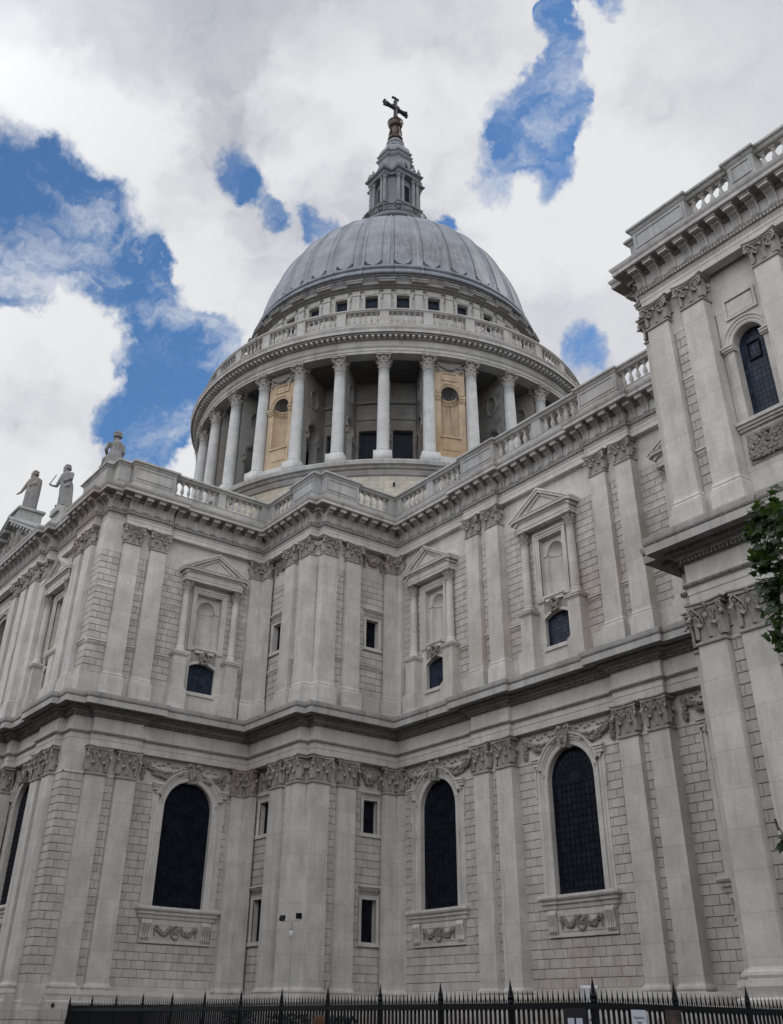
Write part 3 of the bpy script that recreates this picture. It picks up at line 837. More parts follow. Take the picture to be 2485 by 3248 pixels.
def console_mesh():
    """scroll bracket with the block it carries"""
    mb = MB(); w = .19
    prof = [(.0, 28.66), (.09, 28.67), (.13, 28.74), (.10, 28.84), (.09, 28.96), (.13, 29.10), (.22, 29.21), (.33, 29.27), (.37, 29.33), (.36, 29.36), (0, 29.36)]
    for s, k in ((-1, 0), (1, 1)):
        pts = [(s * w, -d, z) for d, z in prof]; mb.poly(pts if k == 0 else pts[::-1])
    for xa, xb, dd in ((-w, -w * .62, 0), (-w * .62, -w * .38, -.03), (-w * .38, w * -.12, 0), (-w * .12, w * .12, -.03), (w * .12, w * .38, 0), (w * .38, w * .62, -.03), (w * .62, w, 0)):
        rows = [[(xa, -d - (dd if 0 < i < len(prof) - 2 else 0), z), (xb, -d - (dd if 0 < i < len(prof) - 2 else 0), z)] for i, (d, z) in enumerate(prof)]
        mb.grid(rows)
    mb.box(-w - .03, w + .03, -.60, .02, 29.37, 29.55)
    mb.box(-w - .06, w + .06, -.64, .02, 29.50, 29.56)
    return mb
CON = Proto(console_mesh().build('console', 'cornice', up_cor))
for i in range(len(EP) - 1):
    (ax, ay), (bx, by) = EP[i], EP[i + 1]
    L = sqrt((bx - ax) ** 2 + (by - ay) ** 2)
    if L < .5: continue
    if bx < -34: continue
    ux, uy = (bx - ax) / L, (by - ay) / L; F = (ax, ay, ux, uy)
    a0, a1 = .22, L - .22
    # an inner corner needs room for the overhang
    def turn(p, q, r): return (q[0] - p[0]) * (r[1] - q[1]) - (q[1] - p[1]) * (r[0] - q[0])
    if i > 0 and turn(EP[i - 1], EP[i], EP[i + 1]) < 0 and L > 1.3: a0 = .65 if L > 4 and i > 0 and sqrt((EP[i][0]-EP[i-1][0])**2+(EP[i][1]-EP[i-1][1])**2) > .6 else .40
    if i < len(EP) - 2 and turn(EP[i], EP[i + 1], EP[i + 2]) < 0 and L > 1.3: a1 = L - (.65 if L > 4 and sqrt((EP[i+2][0]-EP[i+1][0])**2+(EP[i+2][1]-EP[i+1][1])**2) > .6 else .40)
    if ax < -40: a0 = 14.0
    n = max(0, int(round((a1 - a0) / .84)))
    for k in range(n + 1):
        c = a0 + (a1 - a0) * (k / n if n else .5)
        CON.at(F, c)
mb = MB()
band_teeth(mb, EP, .10, .155, 29.36, 29.48, .07, .14)
own(mb.build('enrichment', 'band'), up_cor)

# plain string courses that tie the masonry at two heights of the upper storey
def strings(F, u0, u1, ups=(), slots=()):
    for z, d in ((20.22, .16), (23.5, .09)):
        cuts = [(u0, u1)]
        hw = 2.3 if z < 21 else 1.4
        for c in ups: cuts = [x for a, b in cuts for x in (((a, c - hw), (c + hw, b)) if a < c < b else ((a, b),))]
        if z > 21:
            for c in slots: cuts = [x for a, b in cuts for x in (((a, c - .72), (c + .72, b)) if a < c < b else ((a, b),))]
        for a, b in cuts:
            if b - a > .1: string(F, a, b, z, d)
strings(TN, -14.0, -6.19, up_c['TN']); strings(TW, -17.66, -6.2, up_c['TW']); strings(BN, -6.19, -.02, (), (-4.35,)); strings(BW, -6.18, 0, (), (-1.92,))
strings(NV, 0, 28.0, up_c['NV']); strings(TN2, -20.0, -15.0)
# astragal line carried across the bays of the lower storey
for F, a, b in ((TN, -15, -6.19), (TW, -17.66, -6.2), (BN, -6.19, -.02), (BW, -6.18, 0), (NV, 0, 28.27), (TT, 28.3, 46), (TN2, -32, -15)):
    z = 12.93
    prof = [(0, z), (.05, z + .01), (.08, z + .07), (.05, z + .13), (0, z + .14)]
    cs = {id(TN): low_c['TN'], id(TW): low_c['TW'], id(NV): low_c['NV'], id(TT): low_c['TT']}.get(id(F), [])
    cuts = [a] + [v for c in cs for v in (c - 2.3, c + 2.3)] + [b]
    for k in range(0, len(cuts), 2):
        mb = MB(); mb.grid([[pt(F, cuts[k], n, zz), pt(F, cuts[k + 1], n, zz)] for n, zz in prof])
        mb.build('string_course', 'smooth', CATH)

# ---- garlands and drops between the lower capitals
def garland(w, h, seed):
    rnd = random.Random(seed); mb = MB()
    n = int(w / .055)
    for i in range(n):
        t = i / (n - 1); x = (t - .5) * w; z = -h * (1 - (2 * t - 1) ** 2)
        th = .09 + .10 * sin(pi * t)
        for k in range(4):
            put_blob(mb, x + rnd.uniform(-.06, .06), -.09 - rnd.uniform(0, .14), z + rnd.uniform(-th, th), rnd.uniform(.045, .095))
    tube(mb, [((t / 16 - .5) * w, -.08, -h * (1 - (t / 8 - 1) ** 2)) for t in range(17)], .07, 6)
    for i in range(n // 4):                                        # ribbon looping above the swag
        t = i / (n // 4)
        put_blob(mb, (t - .5) * w * .8, -.07, .15 + .10 * sin(t * 14), .05, (1.6, .7, .7))
    return mb
def drop(h, seed):
    rnd = random.Random(seed); mb = MB()
    n = int(h / .07); tube(mb, [(0, -.06, .02), (0, -.06, -h * .98)], .05, 6)
    for i in range(n):
        t = i / n; r = .12 + .06 * sin(t * 11) * (1 - t) - .05 * t
        for k in range(4): put_blob(mb, rnd.uniform(-r, r), -.08 - rnd.uniform(0, .12), -t * h, rnd.uniform(.04, .08))
    return mb
gA = Proto(garland(1.75, .42, 1).build('garland', 'carved', CATH))
gB = Proto(garland(1.15, .45, 2).build('garland', 'carved', CATH))
gD = Proto(drop(1.05, 3).build('garland', 'carved', CATH))
for F, c, lo, hi in ((TW, -10.18, -13.5, -7.9), (NV, 3.9, 1.2, 7.3), (NV, 13.98, 10.9, 17.2), (NV, 24.15, 21.0, 27.2), (TN, -12.12, -14.0, -10.3)):
    for s, e in ((-1, lo), (1, hi)):
        u1 = c + s * .45; u0 = e - s * .35
        gA.at(F, (u0 + u1) / 2, 13.98, scale=(abs(u1 - u0) / 1.75, 1, 1))
        gD.at(F, u0 + s * .12, 14.2)
for F, c in ((BW, -2.0), (BN, -4.0)):
    gB.at(F, c, 14.0); gD.at(F, c - .72, 14.2, scale=(.8, 1, .9)); gD.at(F, c + .72, 14.2, scale=(.8, 1, .9))
    gB.at(F, c, 27.35, scale=(1, 1, .8)); gD.at(F, c + .66, 27.5, scale=(.8, 1, .8)); gD.at(F, c - .66, 27.5, scale=(.8, 1, .8))
gB.at(TN, -10.9, 27.3); gB.at(TN, -13.5, 27.3)

# ---- the great round-headed windows of the lower storey (local origin at the window centre, z absolute)
def sweep_arch(mb, w, zb, zs, prof, n=28, ears=0.0):
    """profile (distance outward from the opening edge, depth n) round jambs and arch"""
    path = [(w / 2, zb, 1, 0), (w / 2, zs, 1, 0)] + [(w / 2 * cos(pi * i / n), zs + w / 2 * sin(pi * i / n), cos(pi * i / n), sin(pi * i / n)) for i in range(1, n)] + [(-w / 2, zs, -1, 0), (-w / 2, zb, -1, 0)]
    mb.grid([[(x + nx * d, -dep, z + nz * d) for x, z, nx, nz in path] for d, dep in prof])

def big_window(w=3.04, zb=6.92, zs=11.88):
    g_ = MB(); g_.poly([(x, .24, z) for x, z in arch_outline(0, w + .1, zb - .05, zs)])
    o = g_.build('window', 'glass', CATH)
    # lead and iron bars: ferramenta proud of the glass, radial in the head
    b = MB()
    for k in range(1, 10):
        x = -w / 2 + k * w / 10; top = zs + (0.0 if abs(x) < w * .40 else 0.0)
        b.box(x - .006, x + .006, .215, .232, zb, top)
    for k in range(1, 17): b.box(-w / 2, w / 2, .213, .232, zb + k * .30 - .007, zb + k * .30 + .007)
    for k in range(1, 14):
        a = pi * k / 14
        tube(b, [(.3 * w / 2 * cos(a), .225, zs + .3 * w / 2 * sin(a)), (w / 2 * cos(a), .225, zs + w / 2 * sin(a))], .007, 4)
    for r in (.3, .5, .7, .88):
        tube(b, [(r * w / 2 * cos(pi * k / 20), .225, zs + r * w / 2 * sin(pi * k / 20)) for k in range(21)], .007, 4)
    own(b.build('glazing_bars', 'glazing'), o)
    f = MB()
    sweep_arch(f, w, zb, zs, [(.002, -.03), (.0, .05), (.05, .09), (.26, .09), (.28, .14), (.36, .14), (.36, .0)])
    # outer hood from ear to ear
    hood = [(.36, .0), (.36, .17), (.42, .21), (.50, .22), (.53, .28), (.60, .30), (.62, .24), (.62, 0)]
    n = 24; a0 = .32
    path = [((w / 2) * cos(a0 + (pi - 2 * a0) * i / n), zs + (w / 2) * sin(a0 + (pi - 2 * a0) * i / n), cos(a0 + (pi - 2 * a0) * i / n), sin(a0 + (pi - 2 * a0) * i / n)) for i in range(n + 1)]
    f.grid([[(x + nx * d, -dep, z + nz * d) for x, z, nx, nz in path] for d, dep in hood])
    for s in (-1, 1):
        xa = w / 2 + .36
        for z0, z1, x1, dep in ((13.02, 13.14, .88, .30), (12.90, 13.02, .84, .24), (12.74, 12.90, .80, .19), (12.62, 12.74, .62, .15), (12.50, 12.62, .58, .13)):
            f.box(min(s * (w / 2 + .12), s * (w / 2 + x1)), max(s * (w / 2 + .12), s * (w / 2 + x1)), -dep, .0, z0, z1)
        f.box(min(s * xa, s * (w / 2 + .72)), max(s * xa, s * (w / 2 + .72)), -.07, 0, zb, 12.5)
        f.box(min(s * (w / 2 + .46), s * (w / 2 + .54)), max(s * (w / 2 + .46), s * (w / 2 + .54)), -.10, 0, zb, 12.5)
        f.box(min(s * (w / 2 + .72), s * (w / 2 + .80)), max(s * (w / 2 + .72), s * (w / 2 + .80)), -.12, 0, 11.3, 12.62)
        for k in range(6): put_blob(f, s * (w / 2 + .22) + .07 * cos(k), -.12, 12.25 + .07 * sin(k), .05)
    own(f.build('frame', 'smooth'), o)
    k_ = MB()                                                      # carved keystone head
    k_.box(-.20, .20, -.34, 0, 13.28, 13.62)
    for s in (-1, 1):
        tube(k_, [(s * .16, -.30, 13.95), (s * .24, -.36, 13.75), (s * .22, -.40, 13.5), (s * .12, -.36, 13.30)], .07, 6)
        for q in range(5): put_blob(k_, s * (.16 + .03 * q), -.34, 13.62 + .09 * q, .09)
        tube(k_, [(s * .10, -.30, 14.22), (s * .32, -.30, 14.30), (s * .42, -.28, 14.15)], .09, 6)
        put_blob(k_, s * .07, -.47, 13.70, .035)
    v, f_ = blob(.21, (.85, .8, 1.15), 5, .06)
    k_.add([(p[0], p[1] - .34, p[2] + 13.68) for p in v], f_)
    put_blob(k_, 0, -.52, 13.66, .05, (.6, 1, 1.3)); put_blob(k_, 0, -.46, 13.54, .05, (1.3, 1, .5))
    for q in range(9): put_blob(k_, (q - 4) * .055, -.33, 13.93 + .03 * (q % 2), .075)
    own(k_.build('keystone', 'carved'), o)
    s_ = MB()                                                      # sill on consoles, carved apron
    P = [(-2.17, .05), (-2.17, -.05), (-1.55, -.05), (-1.55, .02), (1.55, .02), (1.55, -.05), (2.17, -.05), (2.17, .05)]
    sweep(s_, P, [(-.1, 6.94), (.30, 6.92), (.32, 6.80), (.28, 6.72), (.20, 6.68), (.20, 6.56), (.12, 6.50), (.10, 6.36), (.04, 6.30), (0, 6.22), (-.1, 6.2)])
    s_.box(-w / 2 - .02, w / 2 + .02, -.05, .40, 6.80, 6.915)
    own(s_.build('sill', 'smooth'), o)
    a_ = MB()
    a_.box(-2.05, 2.05, -.06, .0, 5.26, 6.3)
    a_.box(-2.09, 2.09, -.10, .0, 5.20, 5.30)
    a_.box(-1.30, 1.30, -.085, .0, 6.05, 6.10); a_.box(-1.30, 1.30, -.085, 0, 5.42, 5.46)
    for s in (-1, 1):
        for q in range(4):
            x = s * (1.56 + q * .14)
            tube(a_, [(x, -.16, 6.28), (x, -.24, 6.12), (x, -.17, 5.9), (x, -.12, 5.65), (x, -.15, 5.45), (x, -.10, 5.32)], [.06, .075, .06, .05, .055, .03], 6)
    own(a_.build('apron', 'smooth'), o)
    c_ = MB(); rnd = random.Random(4)
    for s in (-1, 1):
        for q in range(34):
            t = q / 33; x = s * (.28 + .95 * t); z = 5.95 - .28 * sin(pi * min(1, t * 1.15))
            for _ in range(3): put_blob(c_, x + rnd.uniform(-.05, .05), -.10 - rnd.uniform(0, .07), z + rnd.uniform(-.10, .09), rnd.uniform(.035, .07))
        for q in range(8): put_blob(c_, s * 1.22, -.10, 5.95 - q * .055, .05)
    for q in range(26):
        a = 2 * pi * q / 26; put_blob(c_, .25 * cos(a), -.12, 5.76 + .28 * sin(a) * (1 if sin(a) > 0 else 1.1), .055)
    for q in range(9): put_blob(c_, rnd.uniform(-.13, .13), -.10, 5.78 + rnd.uniform(-.16, .16), .07)
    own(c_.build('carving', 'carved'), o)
    return Proto(o)
M['glazing'] = simple('lead_came', (0.010, 0.012, 0.018), 0.8, spec=0.1)
BW_ = big_window()
for F, c in ((TW, -10.18), (TN, -12.12), (NV, 3.9), (NV, 13.98), (NV, 24.15), (TT, 33.9)): BW_.at(F, c)

# ---- small square-headed windows of the corner block
def small_window(w, z0, z1, hood):
    g_ = MB(); g_.poly([(x, .33, z) for x, z in rect_outline(0, w + .1, z0 - .05, z1 + .05)])
    o = g_.build('window', 'glass', CATH)
    f = MB()
    t = .19
    for x0, x1, a, b in ((-w / 2 - t, -w / 2, z0 - .04, z1 + t), (w / 2, w / 2 + t, z0 - .04, z1 + t), (-w / 2, w / 2, z1, z1 + t)):
        f.box(x0, x1, -.06, .05, a, b)
    f.box(-w / 2 - t, -w / 2 - t + .05, -.085, 0, z0 - .04, z1 + t - .002); f.box(w / 2 + t - .05, w / 2 + t, -.085, 0, z0 - .04, z1 + t - .002); f.box(-w / 2 - t + .05, w / 2 + t - .05, -.085, 0, z1 + t - .05, z1 + t)
    own(f.build('frame', 'smooth'), o)
    s_ = MB(); s_.box(-w / 2 - t - .06, w / 2 + t + .06, -.12, .3, z0 - .22, z0 - .04)
    own(s_.build('sill', 'smooth'), o)
    if hood:
        h = MB()
        for a, b, e, d in ((.42, .50, .10, .08), (.50, .58, .18, .16), (.58, .66, .26, .24)): h.box(-w / 2 - e, w / 2 + e, -d, 0, z1 + a, z1 + b)
        own(h.build('hood', 'smooth'), o)
    b = MB()
    for k in range(1, 5): b.box(-w / 2 + k * w / 5 - .008, -w / 2 + k * w / 5 + .008, .31, .325, z0, z1)
    k = z0 + .25
    while k < z1: b.box(-w / 2, w / 2, .31, .325, k - .008, k + .008); k += .25
    own(b.build('glazing_bars', 'glazing'), o)
    return Proto(o)
SW1, SW2, SW3 = small_window(.98, 10.85, 12.57, False), small_window(.98, 5.46, 7.5, True), small_window(.94, 21.5, 23.25, True)
for F, a, b in ((BW, -1.82, -1.92), (BN, -4.35, -4.35)): SW1.at(F, a); SW2.at(F, a); SW3.at(F, b)

# ---- aedicules of the upper storey
def column(h, r, cap_h, name='column', mat='smooth', seg=16, capmat='carved', plinth=.0, leafs=8, top_r=.85, split=True):
    mb = MB()
    prof = [(r * 1.32, .0), (r * 1.36, .05), (r * 1.32, .11), (r * 1.16, .14), (r * 1.14, .18), (r * 1.2, .22), (r * 1.16, .26), (r * 1.02, .29), (r, .36)]
    hs = h - cap_h
    for k in range(1, 9):
        t = k / 8; prof.append((r * (1 - (1 - top_r) * t ** 1.6), .36 + (hs - .42) * t))
    prof += [(r * top_r * 1.12, hs - .05), (r * top_r * 1.12, hs)]
    mb.lathe(prof, seg)
    if plinth: mb.box(-r * 1.42, r * 1.42, -r * 1.42, r * 1.42, -plinth, 0.0)
    c = MB(); rt = r * top_r
    c.lathe([(rt * .98, 0), (rt * .95, cap_h * .5), (rt * 1.15, cap_h * .85)], 12)
    for ring, (z, hh, ph, cu) in enumerate(((0.0, cap_h * .42, 0, .22), (cap_h * .12, cap_h * .58, pi / leafs, .30))):
        for k in range(leafs):
            a = 2 * pi * k / leafs + ph + pi / 8
            leaf_strip(c, (rt * cos(a), rt * sin(a), z), (cos(a), sin(a)), rt * .78, hh, rt * cu * 2, 5)
    e = rt * 1.52; z1 = cap_h * .86
    for k in range(4):
        a = pi / 4 + k * pi / 2; R = cap_h * .13
        spiral(c, (cos(a) * e * 1.13, sin(a) * e * 1.13, z1 - R * .8), (cos(a), sin(a)), R, 1.4, rt * .12, n=12)
        tube(c, [(rt * cos(a), rt * sin(a), cap_h * .5), (e * .95 * cos(a), e * .95 * sin(a), cap_h * .78), (e * 1.15 * cos(a), e * 1.15 * sin(a), z1)], rt * .11, 4)
        a = k * pi / 2
        put_blob(c, e * .98 * cos(a), e * .98 * sin(a), z1 + cap_h * .05, rt * .24)
    rows = []
    for off, z in ((-.08, z1), (0, z1 + .02), (0, cap_h - .03), (.04, cap_h)):
        r_ = []
        for k in range(4):
            for i in range(6):
                t = -1 + 2 * i / 6; ee = e + off * r * 2; a = k * pi / 2
                x, y = ee - (1 - t * t) * ee * .16, t * ee
                r_.append((x * cos(a) - y * sin(a), x * sin(a) + y * cos(a), z))
        rows.append(r_)
    c.grid(rows, close_u=True); c.poly(rows[-1]); c.poly(rows[0][::-1])
    if split:
        o = mb.build(name, mat, None)
        co = c.build('capital', capmat, None); co.location = (0, 0, hs); own(co, o)
    else:
        c.v = [(p[0], p[1], p[2] + hs) for p in c.v]
        o = build2([(mb, mat), (c, capmat)], name)
    for p in o.data.polygons: p.use_smooth = len(p.vertices) == 4 and abs(p.normal.z) < .5 and (split or p.material_index == 0)
    return o

def aedicule():
    z_cap = 25.25
    p = MB()                                                       # niche wall with its recess
    w = 1.76
    # frame round the recess
    def fr(o0, o1, dep, a=21.0, b=24.66):
        p.box(-w / 2 - o1, -w / 2 - o0, -dep, 0, a, b + o1); p.box(w / 2 + o0, w / 2 + o1, -dep, 0, a, b + o1); p.box(-w / 2 - o0, w / 2 + o0, -dep, 0, b + o0, b + o1)
    p.box(-1.32, 1.32, -.03, .02, 24.66, 26.0); p.box(-1.32, -w / 2, -.03, .02, 18.5, 24.66); p.box(w / 2, 1.32, -.03, .02, 18.5, 24.66)
    fr(0.0, .10, .09); fr(.10, .24, .13); fr(.24, .34, .19)
    # panel at the back of the recess, pierced by the round-headed niche
    nz, nr, nb = 23.78, .60, 21.45
    outer = [Vector((-w / 2, 21.25, 0)), Vector((w / 2, 21.25, 0)), Vector((w / 2, 24.66, 0)), Vector((-w / 2, 24.66, 0))]
    hole = [Vector((a, b, 0)) for a, b in arch_outline(0, nr * 2, nb, nz, 16)]
    polys = [outer, hole]; flat = outer + hole; i = len(p.v)
    p.v += [(q.x, .26, q.y) for q in flat]
    for t in tessellate_polygon(polys): p.f.append(tuple(i + k for k in t))
    rows = [[(nr * cos(pi * j / 14), .26 + nr * .75 * sin(pi * j / 14), z) for j in range(15)] for z in (nb, nz)]
    for k in range(1, 9):
        e = pi / 2 * k / 8; rows.append([(nr * cos(pi * j / 14) * cos(e), .26 + nr * .75 * sin(pi * j / 14) * cos(e), nz + nr * sin(e)) for j in range(15)])
    p.grid(rows)
    p.poly([(nr * cos(pi * j / 14), .26 + nr * .75 * sin(pi * j / 14), nb) for j in range(15)])
    imp = [[(( nr - dd) * cos(pi * j / 14), .26 + (nr - dd) * .75 * sin(pi * j / 14), z) for j in range(15)] for dd, z in ((0, nz - .14), (.05, nz - .12), (.05, nz - .02), (0, nz))]
    p.grid(imp)
    p.box(-w / 2, -nr, .20, .27, nz - .13, nz - .01); p.box(nr, w / 2, .20, .27, nz - .13, nz - .01)
    p.box(-w / 2, w / 2, -.10, .27, 21.05, 21.30)
    p.box(-.70, .70, -.22, 0, 21.12, 21.24); p.box(-.64, .64, -.16, 0, 20.9, 21.12)
    o = p.build('aedicule', 'smooth', CATH)
    for s in (-1, 1):
        c = CL_A if s < 0 else dup(CL_A, o)
        if s < 0: own(c, o)
        else: KID.setdefault(o.name, []).append(c)
        c.location = (s * 1.75, -.30, 20.66)
        pd = MB(); x = s * 1.75
        pd.box(x - .42, x + .42, -.60, 0, UB, 20.36)
        for a, b, e in ((20.36, 20.44, .04), (20.44, 20.54, .11), (20.54, 20.60, .14), (20.60, 20.66, .05)): pd.box(x - .42 - e, x + .42 + e, -.60 - e, 0, a, b)
        pd.box(x - .55, x + .55, -.73, 0, 17.06, 18.30)
        for a, b, e in ((18.30, 18.38, .09), (18.38, 18.47, .04)): pd.box(x - .42 - e, x + .42 + e, -.60 - e, 0, a, b)
        own(pd.build('pedestal', 'smooth'), o)
    f = MB()                                                       # entablature and pediment
    P = [(-2.08, .05), (-2.08, -.74), (-1.4, -.74), (-1.4, -.44), (1.4, -.44), (1.4, -.74), (2.08, -.74), (2.08, .05)]
    P = [(-2.02, .05), (-2.02, -.55), (2.02, -.55), (2.02, .05)]
    sweep(f, P, [(-.6, 25.25), (0, 25.25), (0, 25.42), (.03, 25.44), (.03, 25.54), (0, 25.55), (0, 25.78), (.06, 25.80), (.10, 25.88), (.24, 25.90), (.26, 26.02), (.30, 26.06), (.30, 26.09), (-.4, 26.10)])
    # raking cornice
    apex, hw = 27.32, 2.38
    def rake(e0, e1, dep, t0, t1):
        for s in (-1, 1):
            a = (s * (hw + e0), 26.02 + t0); b = (0, apex + t0); c_ = (0, apex + t1); d = (s * (hw + e1), 26.02 + t1)
            fr_ = [(a[0], -dep, a[1]), (b[0], -dep, b[1]), (c_[0], -dep, c_[1]), (d[0], -dep, d[1])]
            bk = [(q[0], .0, q[2]) for q in fr_]
            f.poly(fr_ if s < 0 else fr_[::-1])
            for k in range(4): f.quad(fr_[k], fr_[(k + 1) % 4], bk[(k + 1) % 4], bk[k])
    rake(0, .02, .85, -.10, .02); rake(-.05, 0, .79, -.24, -.10); rake(-.25, -.2, .65, -.40, -.24)
    f.poly([(-2.0, -.55, 26.08), (2.0, -.55, 26.08), (0, -.55, 27.15)])
    own(f.build('pediment', 'smooth'), o)
    s_ = MB(); rnd = random.Random(9)                              # carved cartouche over the window
    s_.box(-.30, .30, -.12, 0, 20.28, 20.95)
    for q in range(46):
        a = 2 * pi * q / 46; rr = .26 + .06 * sin(5 * a)
        put_blob(s_, rr * cos(a), -.20 - rnd.uniform(0, .08), 20.62 + .34 * sin(a), rnd.uniform(.05, .085))
    for q in range(10): put_blob(s_, rnd.uniform(-.15, .15), -.24, 20.62 + rnd.uniform(-.2, .2), .08)
    own(s_.build('cartouche', 'carved'), o)
    # the low window beneath
    w2 = 1.84
    fm = MB()
    out = seg_outline(0, w2, 18.5, 20.02, .3)
    for k in range(len(out) - 1):
        (ax, az), (bx, bz) = out[k], out[k + 1]
        cx_, cz_ = 0, 19.2
        e = lambda x, z: (x * (1 + .13 / .92), z if z < 19 else z + .14)
        A2, B2 = e(ax, az), e(bx, bz)
        fm.quad((ax, -.06, az), (bx, -.06, bz), (B2[0], -.06, B2[1]), (A2[0], -.06, A2[1]))
        fm.quad((A2[0], -.06, A2[1]), (B2[0], -.06, B2[1]), (B2[0], 0, B2[1]), (A2[0], 0, A2[1]))
        fm.quad((ax, -.06, az), (ax, .05, az), (bx, .05, bz), (bx, -.06, bz))
    fm.box(-.98, .98, -.16, 0, 18.30, 18.50)
    own(fm.build('frame', 'smooth'), o)
    return Proto(o)
CL_A = column(25.25 - 20.66, .25, .60, split=False)
AE = aedicule()
UWm = MB(); UWm.poly([(x, .22, z) for x, z in seg_outline(0, 1.96, 18.45, 20.0, .34)])
UW = Proto(UWm.build('window', 'glass_up', CATH))
for F, c in ((TW, -10.3), (TN, -12.3), (NV, 3.95), (NV, 14.02), (NV, 24.15)): AE.at(F, c); UW.at(F, c)

# ---- upper window of the chapel block
g_ = MB(); g_.poly([(x, .38, z) for x, z in arch_outline(0, 1.44, 20.7, 24.1)])
tw = g_.build('window', 'glass_up', CATH, loc=pt(TT, TWC, 0, 0))
f = MB()
sweep_arch(f, 1.34, 24.1, 24.1, [(.002, -.03), (.0, .04), (.06, .07), (.14, .07), (.16, .11), (.27, .12), (.29, .17), (.35, .17), (.35, 0)])
for s in (-1, 1):
    for a, b, e, d in ((23.86, 23.93, .40, .14), (23.93, 24.03, .44, .20), (24.03, 24.10, .48, .24)): f.box(min(s * .6, s * (.67 + e)), max(s * .6, s * (.67 + e)), -d, .1, a, b)
    f.box(min(s * .66, s * 1.0), max(s * .66, s * 1.0), -.06, 0, 20.75, 23.86)
own(f.build('frame', 'smooth'), tw)
f = MB()
for a, b, d in ((20.35, 20.45, .10), (20.45, 20.56, .18), (20.56, 20.70, .26)): f.box(-1.14, 1.14, -d, .3, a, b)
own(f.build('sill', 'smooth'), tw)
f = MB()
for x0, x1, z0, z1 in ((-.72, .72, 26.16, 26.26), (-.72, .72, 25.28, 25.38), (-.72, -.62, 25.38, 26.16), (.62, .72, 25.38, 26.16)): f.box(x0, x1, -.09, 0, z0, z1)
f.box(-.55, .55, -.03, 0, 25.45, 26.1)
own(f.build('panel', 'smooth'), tw)
f = MB(); rnd = random.Random(21)
f.box(-.95, .95, -.03, 0, 18.95, 20.2)
for q in range(230): put_blob(f, rnd.uniform(-.85, .85), -.07 - rnd.uniform(0, .08), rnd.uniform(19.1, 20.05), rnd.uniform(.05, .10), (1.2, .8, .9))
own(f.build('carving', 'carved'), tw)
f = MB()
f.box(-.33, .22, .30, .36, 23.35, 23.41); f.box(-.33, .22, .30, .36, 24.1, 24.16); f.box(-.33, -.28, .30, .36, 23.4, 24.12); f.box(.17, .22, .30, .36, 23.4, 24.12)
own(f.build('casement', 'iron'), tw)

# ---- big window of the transept front
g_ = MB(); g_.poly([(x, .45, z) for x, z in arch_outline(0, 3.5, 19.4, 24.2)])
cw = g_.build('window', 'glass_up', CATH, loc=pt(TN2, -22.5, 0, 0))
f = MB(); sweep_arch(f, 3.4, 19.4, 24.2, [(.002, -.03), (.0, .06), (.3, .09), (.32, .2), (.5, .2), (.5, 0)]); own(f.build('frame', 'carved'), cw)

# ---- parapet: blocking course, piers with sunk panels, balusters, rail
Z0, Z1, Z2, Z3 = 30.04, 30.86, 31.94, 32.26
bal_m = MB()
bal_m.box(-.13, .13, -.13, .13, 0, .10); bal_m.box(-.13, .13, -.13, .13, .98, 1.09)
bal_m.lathe([(.10, .10), (.11, .14), (.065, .19), (.075, .25), (.125, .36), (.13, .46), (.10, .58), (.065, .70), (.055, .80), (.07, .86), (.10, .88), (.10, .92), (.075, .94), (.11, .985)], 12)
BAL = None
def pier(mb, F, u0, u1, n=0.0, d=.75):
    mb.fbox(F, u0, u1, n - d, n, Z1, Z2)
    if u1 - u0 > 1.0:
        for a, b, c_, e in ((u0 + .12, u1 - .12, Z1 + .16, Z1 + .22), (u0 + .12, u1 - .12, Z2 - .20, Z2 - .14), (u0 + .12, u0 + .18, Z1 + .22, Z2 - .20), (u1 - .18, u1 - .12, Z1 + .22, Z2 - .20)):
            mb.fbox(F, a, b, n - .05, n + .045, c_, e)
par = MB()
QP = [(-11.1, -16.6), (-11.1, -18.1), (-7.15, -18.1), (-7.15, -17.62), (-6.25, -17.62), (-6.25, -16.75), (-5.72, -16.75), (-5.72, -13.85), (-5.95, -13.85), (-5.95, -6.62),
      (-2.6, -6.62), (-2.6, -6.78), (0, -6.78), (0, -6.2), (.55, -6.2), (.55, -3.6), (.38, -3.6), (.38, -.38), (7.38, -.38), (7.38, -.56), (10.4, -.56), (10.4, -.38),
      (17.5, -.38), (17.5, -.56), (20.3, -.56), (20.3, -.38), (27.75, -.38), (27.75, -7.77), (28.35, -7.77), (28.35, -8.3), (31.2, -8.3), (31.2, -8.12), (33.45, -8.12),
      (33.45, -8.3), (34.65, -8.3), (34.65, -8.12), (46, -8.12)]
sweep(par, QP, [(.05, Z0), (.05, Z0 + .10), (0, Z0 + .14), (0, Z1 - .03), (.03, Z1 - .02), (.03, Z1), (-.8, Z1)])
sweep(par, QP, [(-.42, Z2), (.02, Z2), (.06, Z2 + .05), (.10, Z2 + .14), (.20, Z2 + .17), (.20, Z2 + .27), (.17, Z3), (-.42, Z3 + .03), (-.42, Z2)])
FQ = {'tn': (0, -18.1, 1, 0), 'tw': (-5.72, 0, 0, 1), 'tw2': (-5.95, 0, 0, 1), 'bn': (0, -6.62, 1, 0), 'bn2': (0, -6.78, 1, 0), 'bw': (.55, 0, 0, 1), 'bw2': (.38, 0, 0, 1),
      'nv': (0, -.56, 1, 0), 'nv2': (0, -.38, 1, 0), 'tt': (0, -8.3, 1, 0), 'tt2': (0, -8.12, 1, 0), 'te': (27.75, 0, 0, -1)}
par.box(-11.1, -7.15, -18.1, -17.3, Z1, Z2); par.box(-7.6, -6.25, -17.62, -16.6, Z1, Z2)
pier(par, FQ['tw'], -16.75, -13.85, d=.45)
pier(par, FQ['bn2'], -2.6, 0, d=.9); pier(par, FQ['bw'], -6.2, -3.6, d=.6)
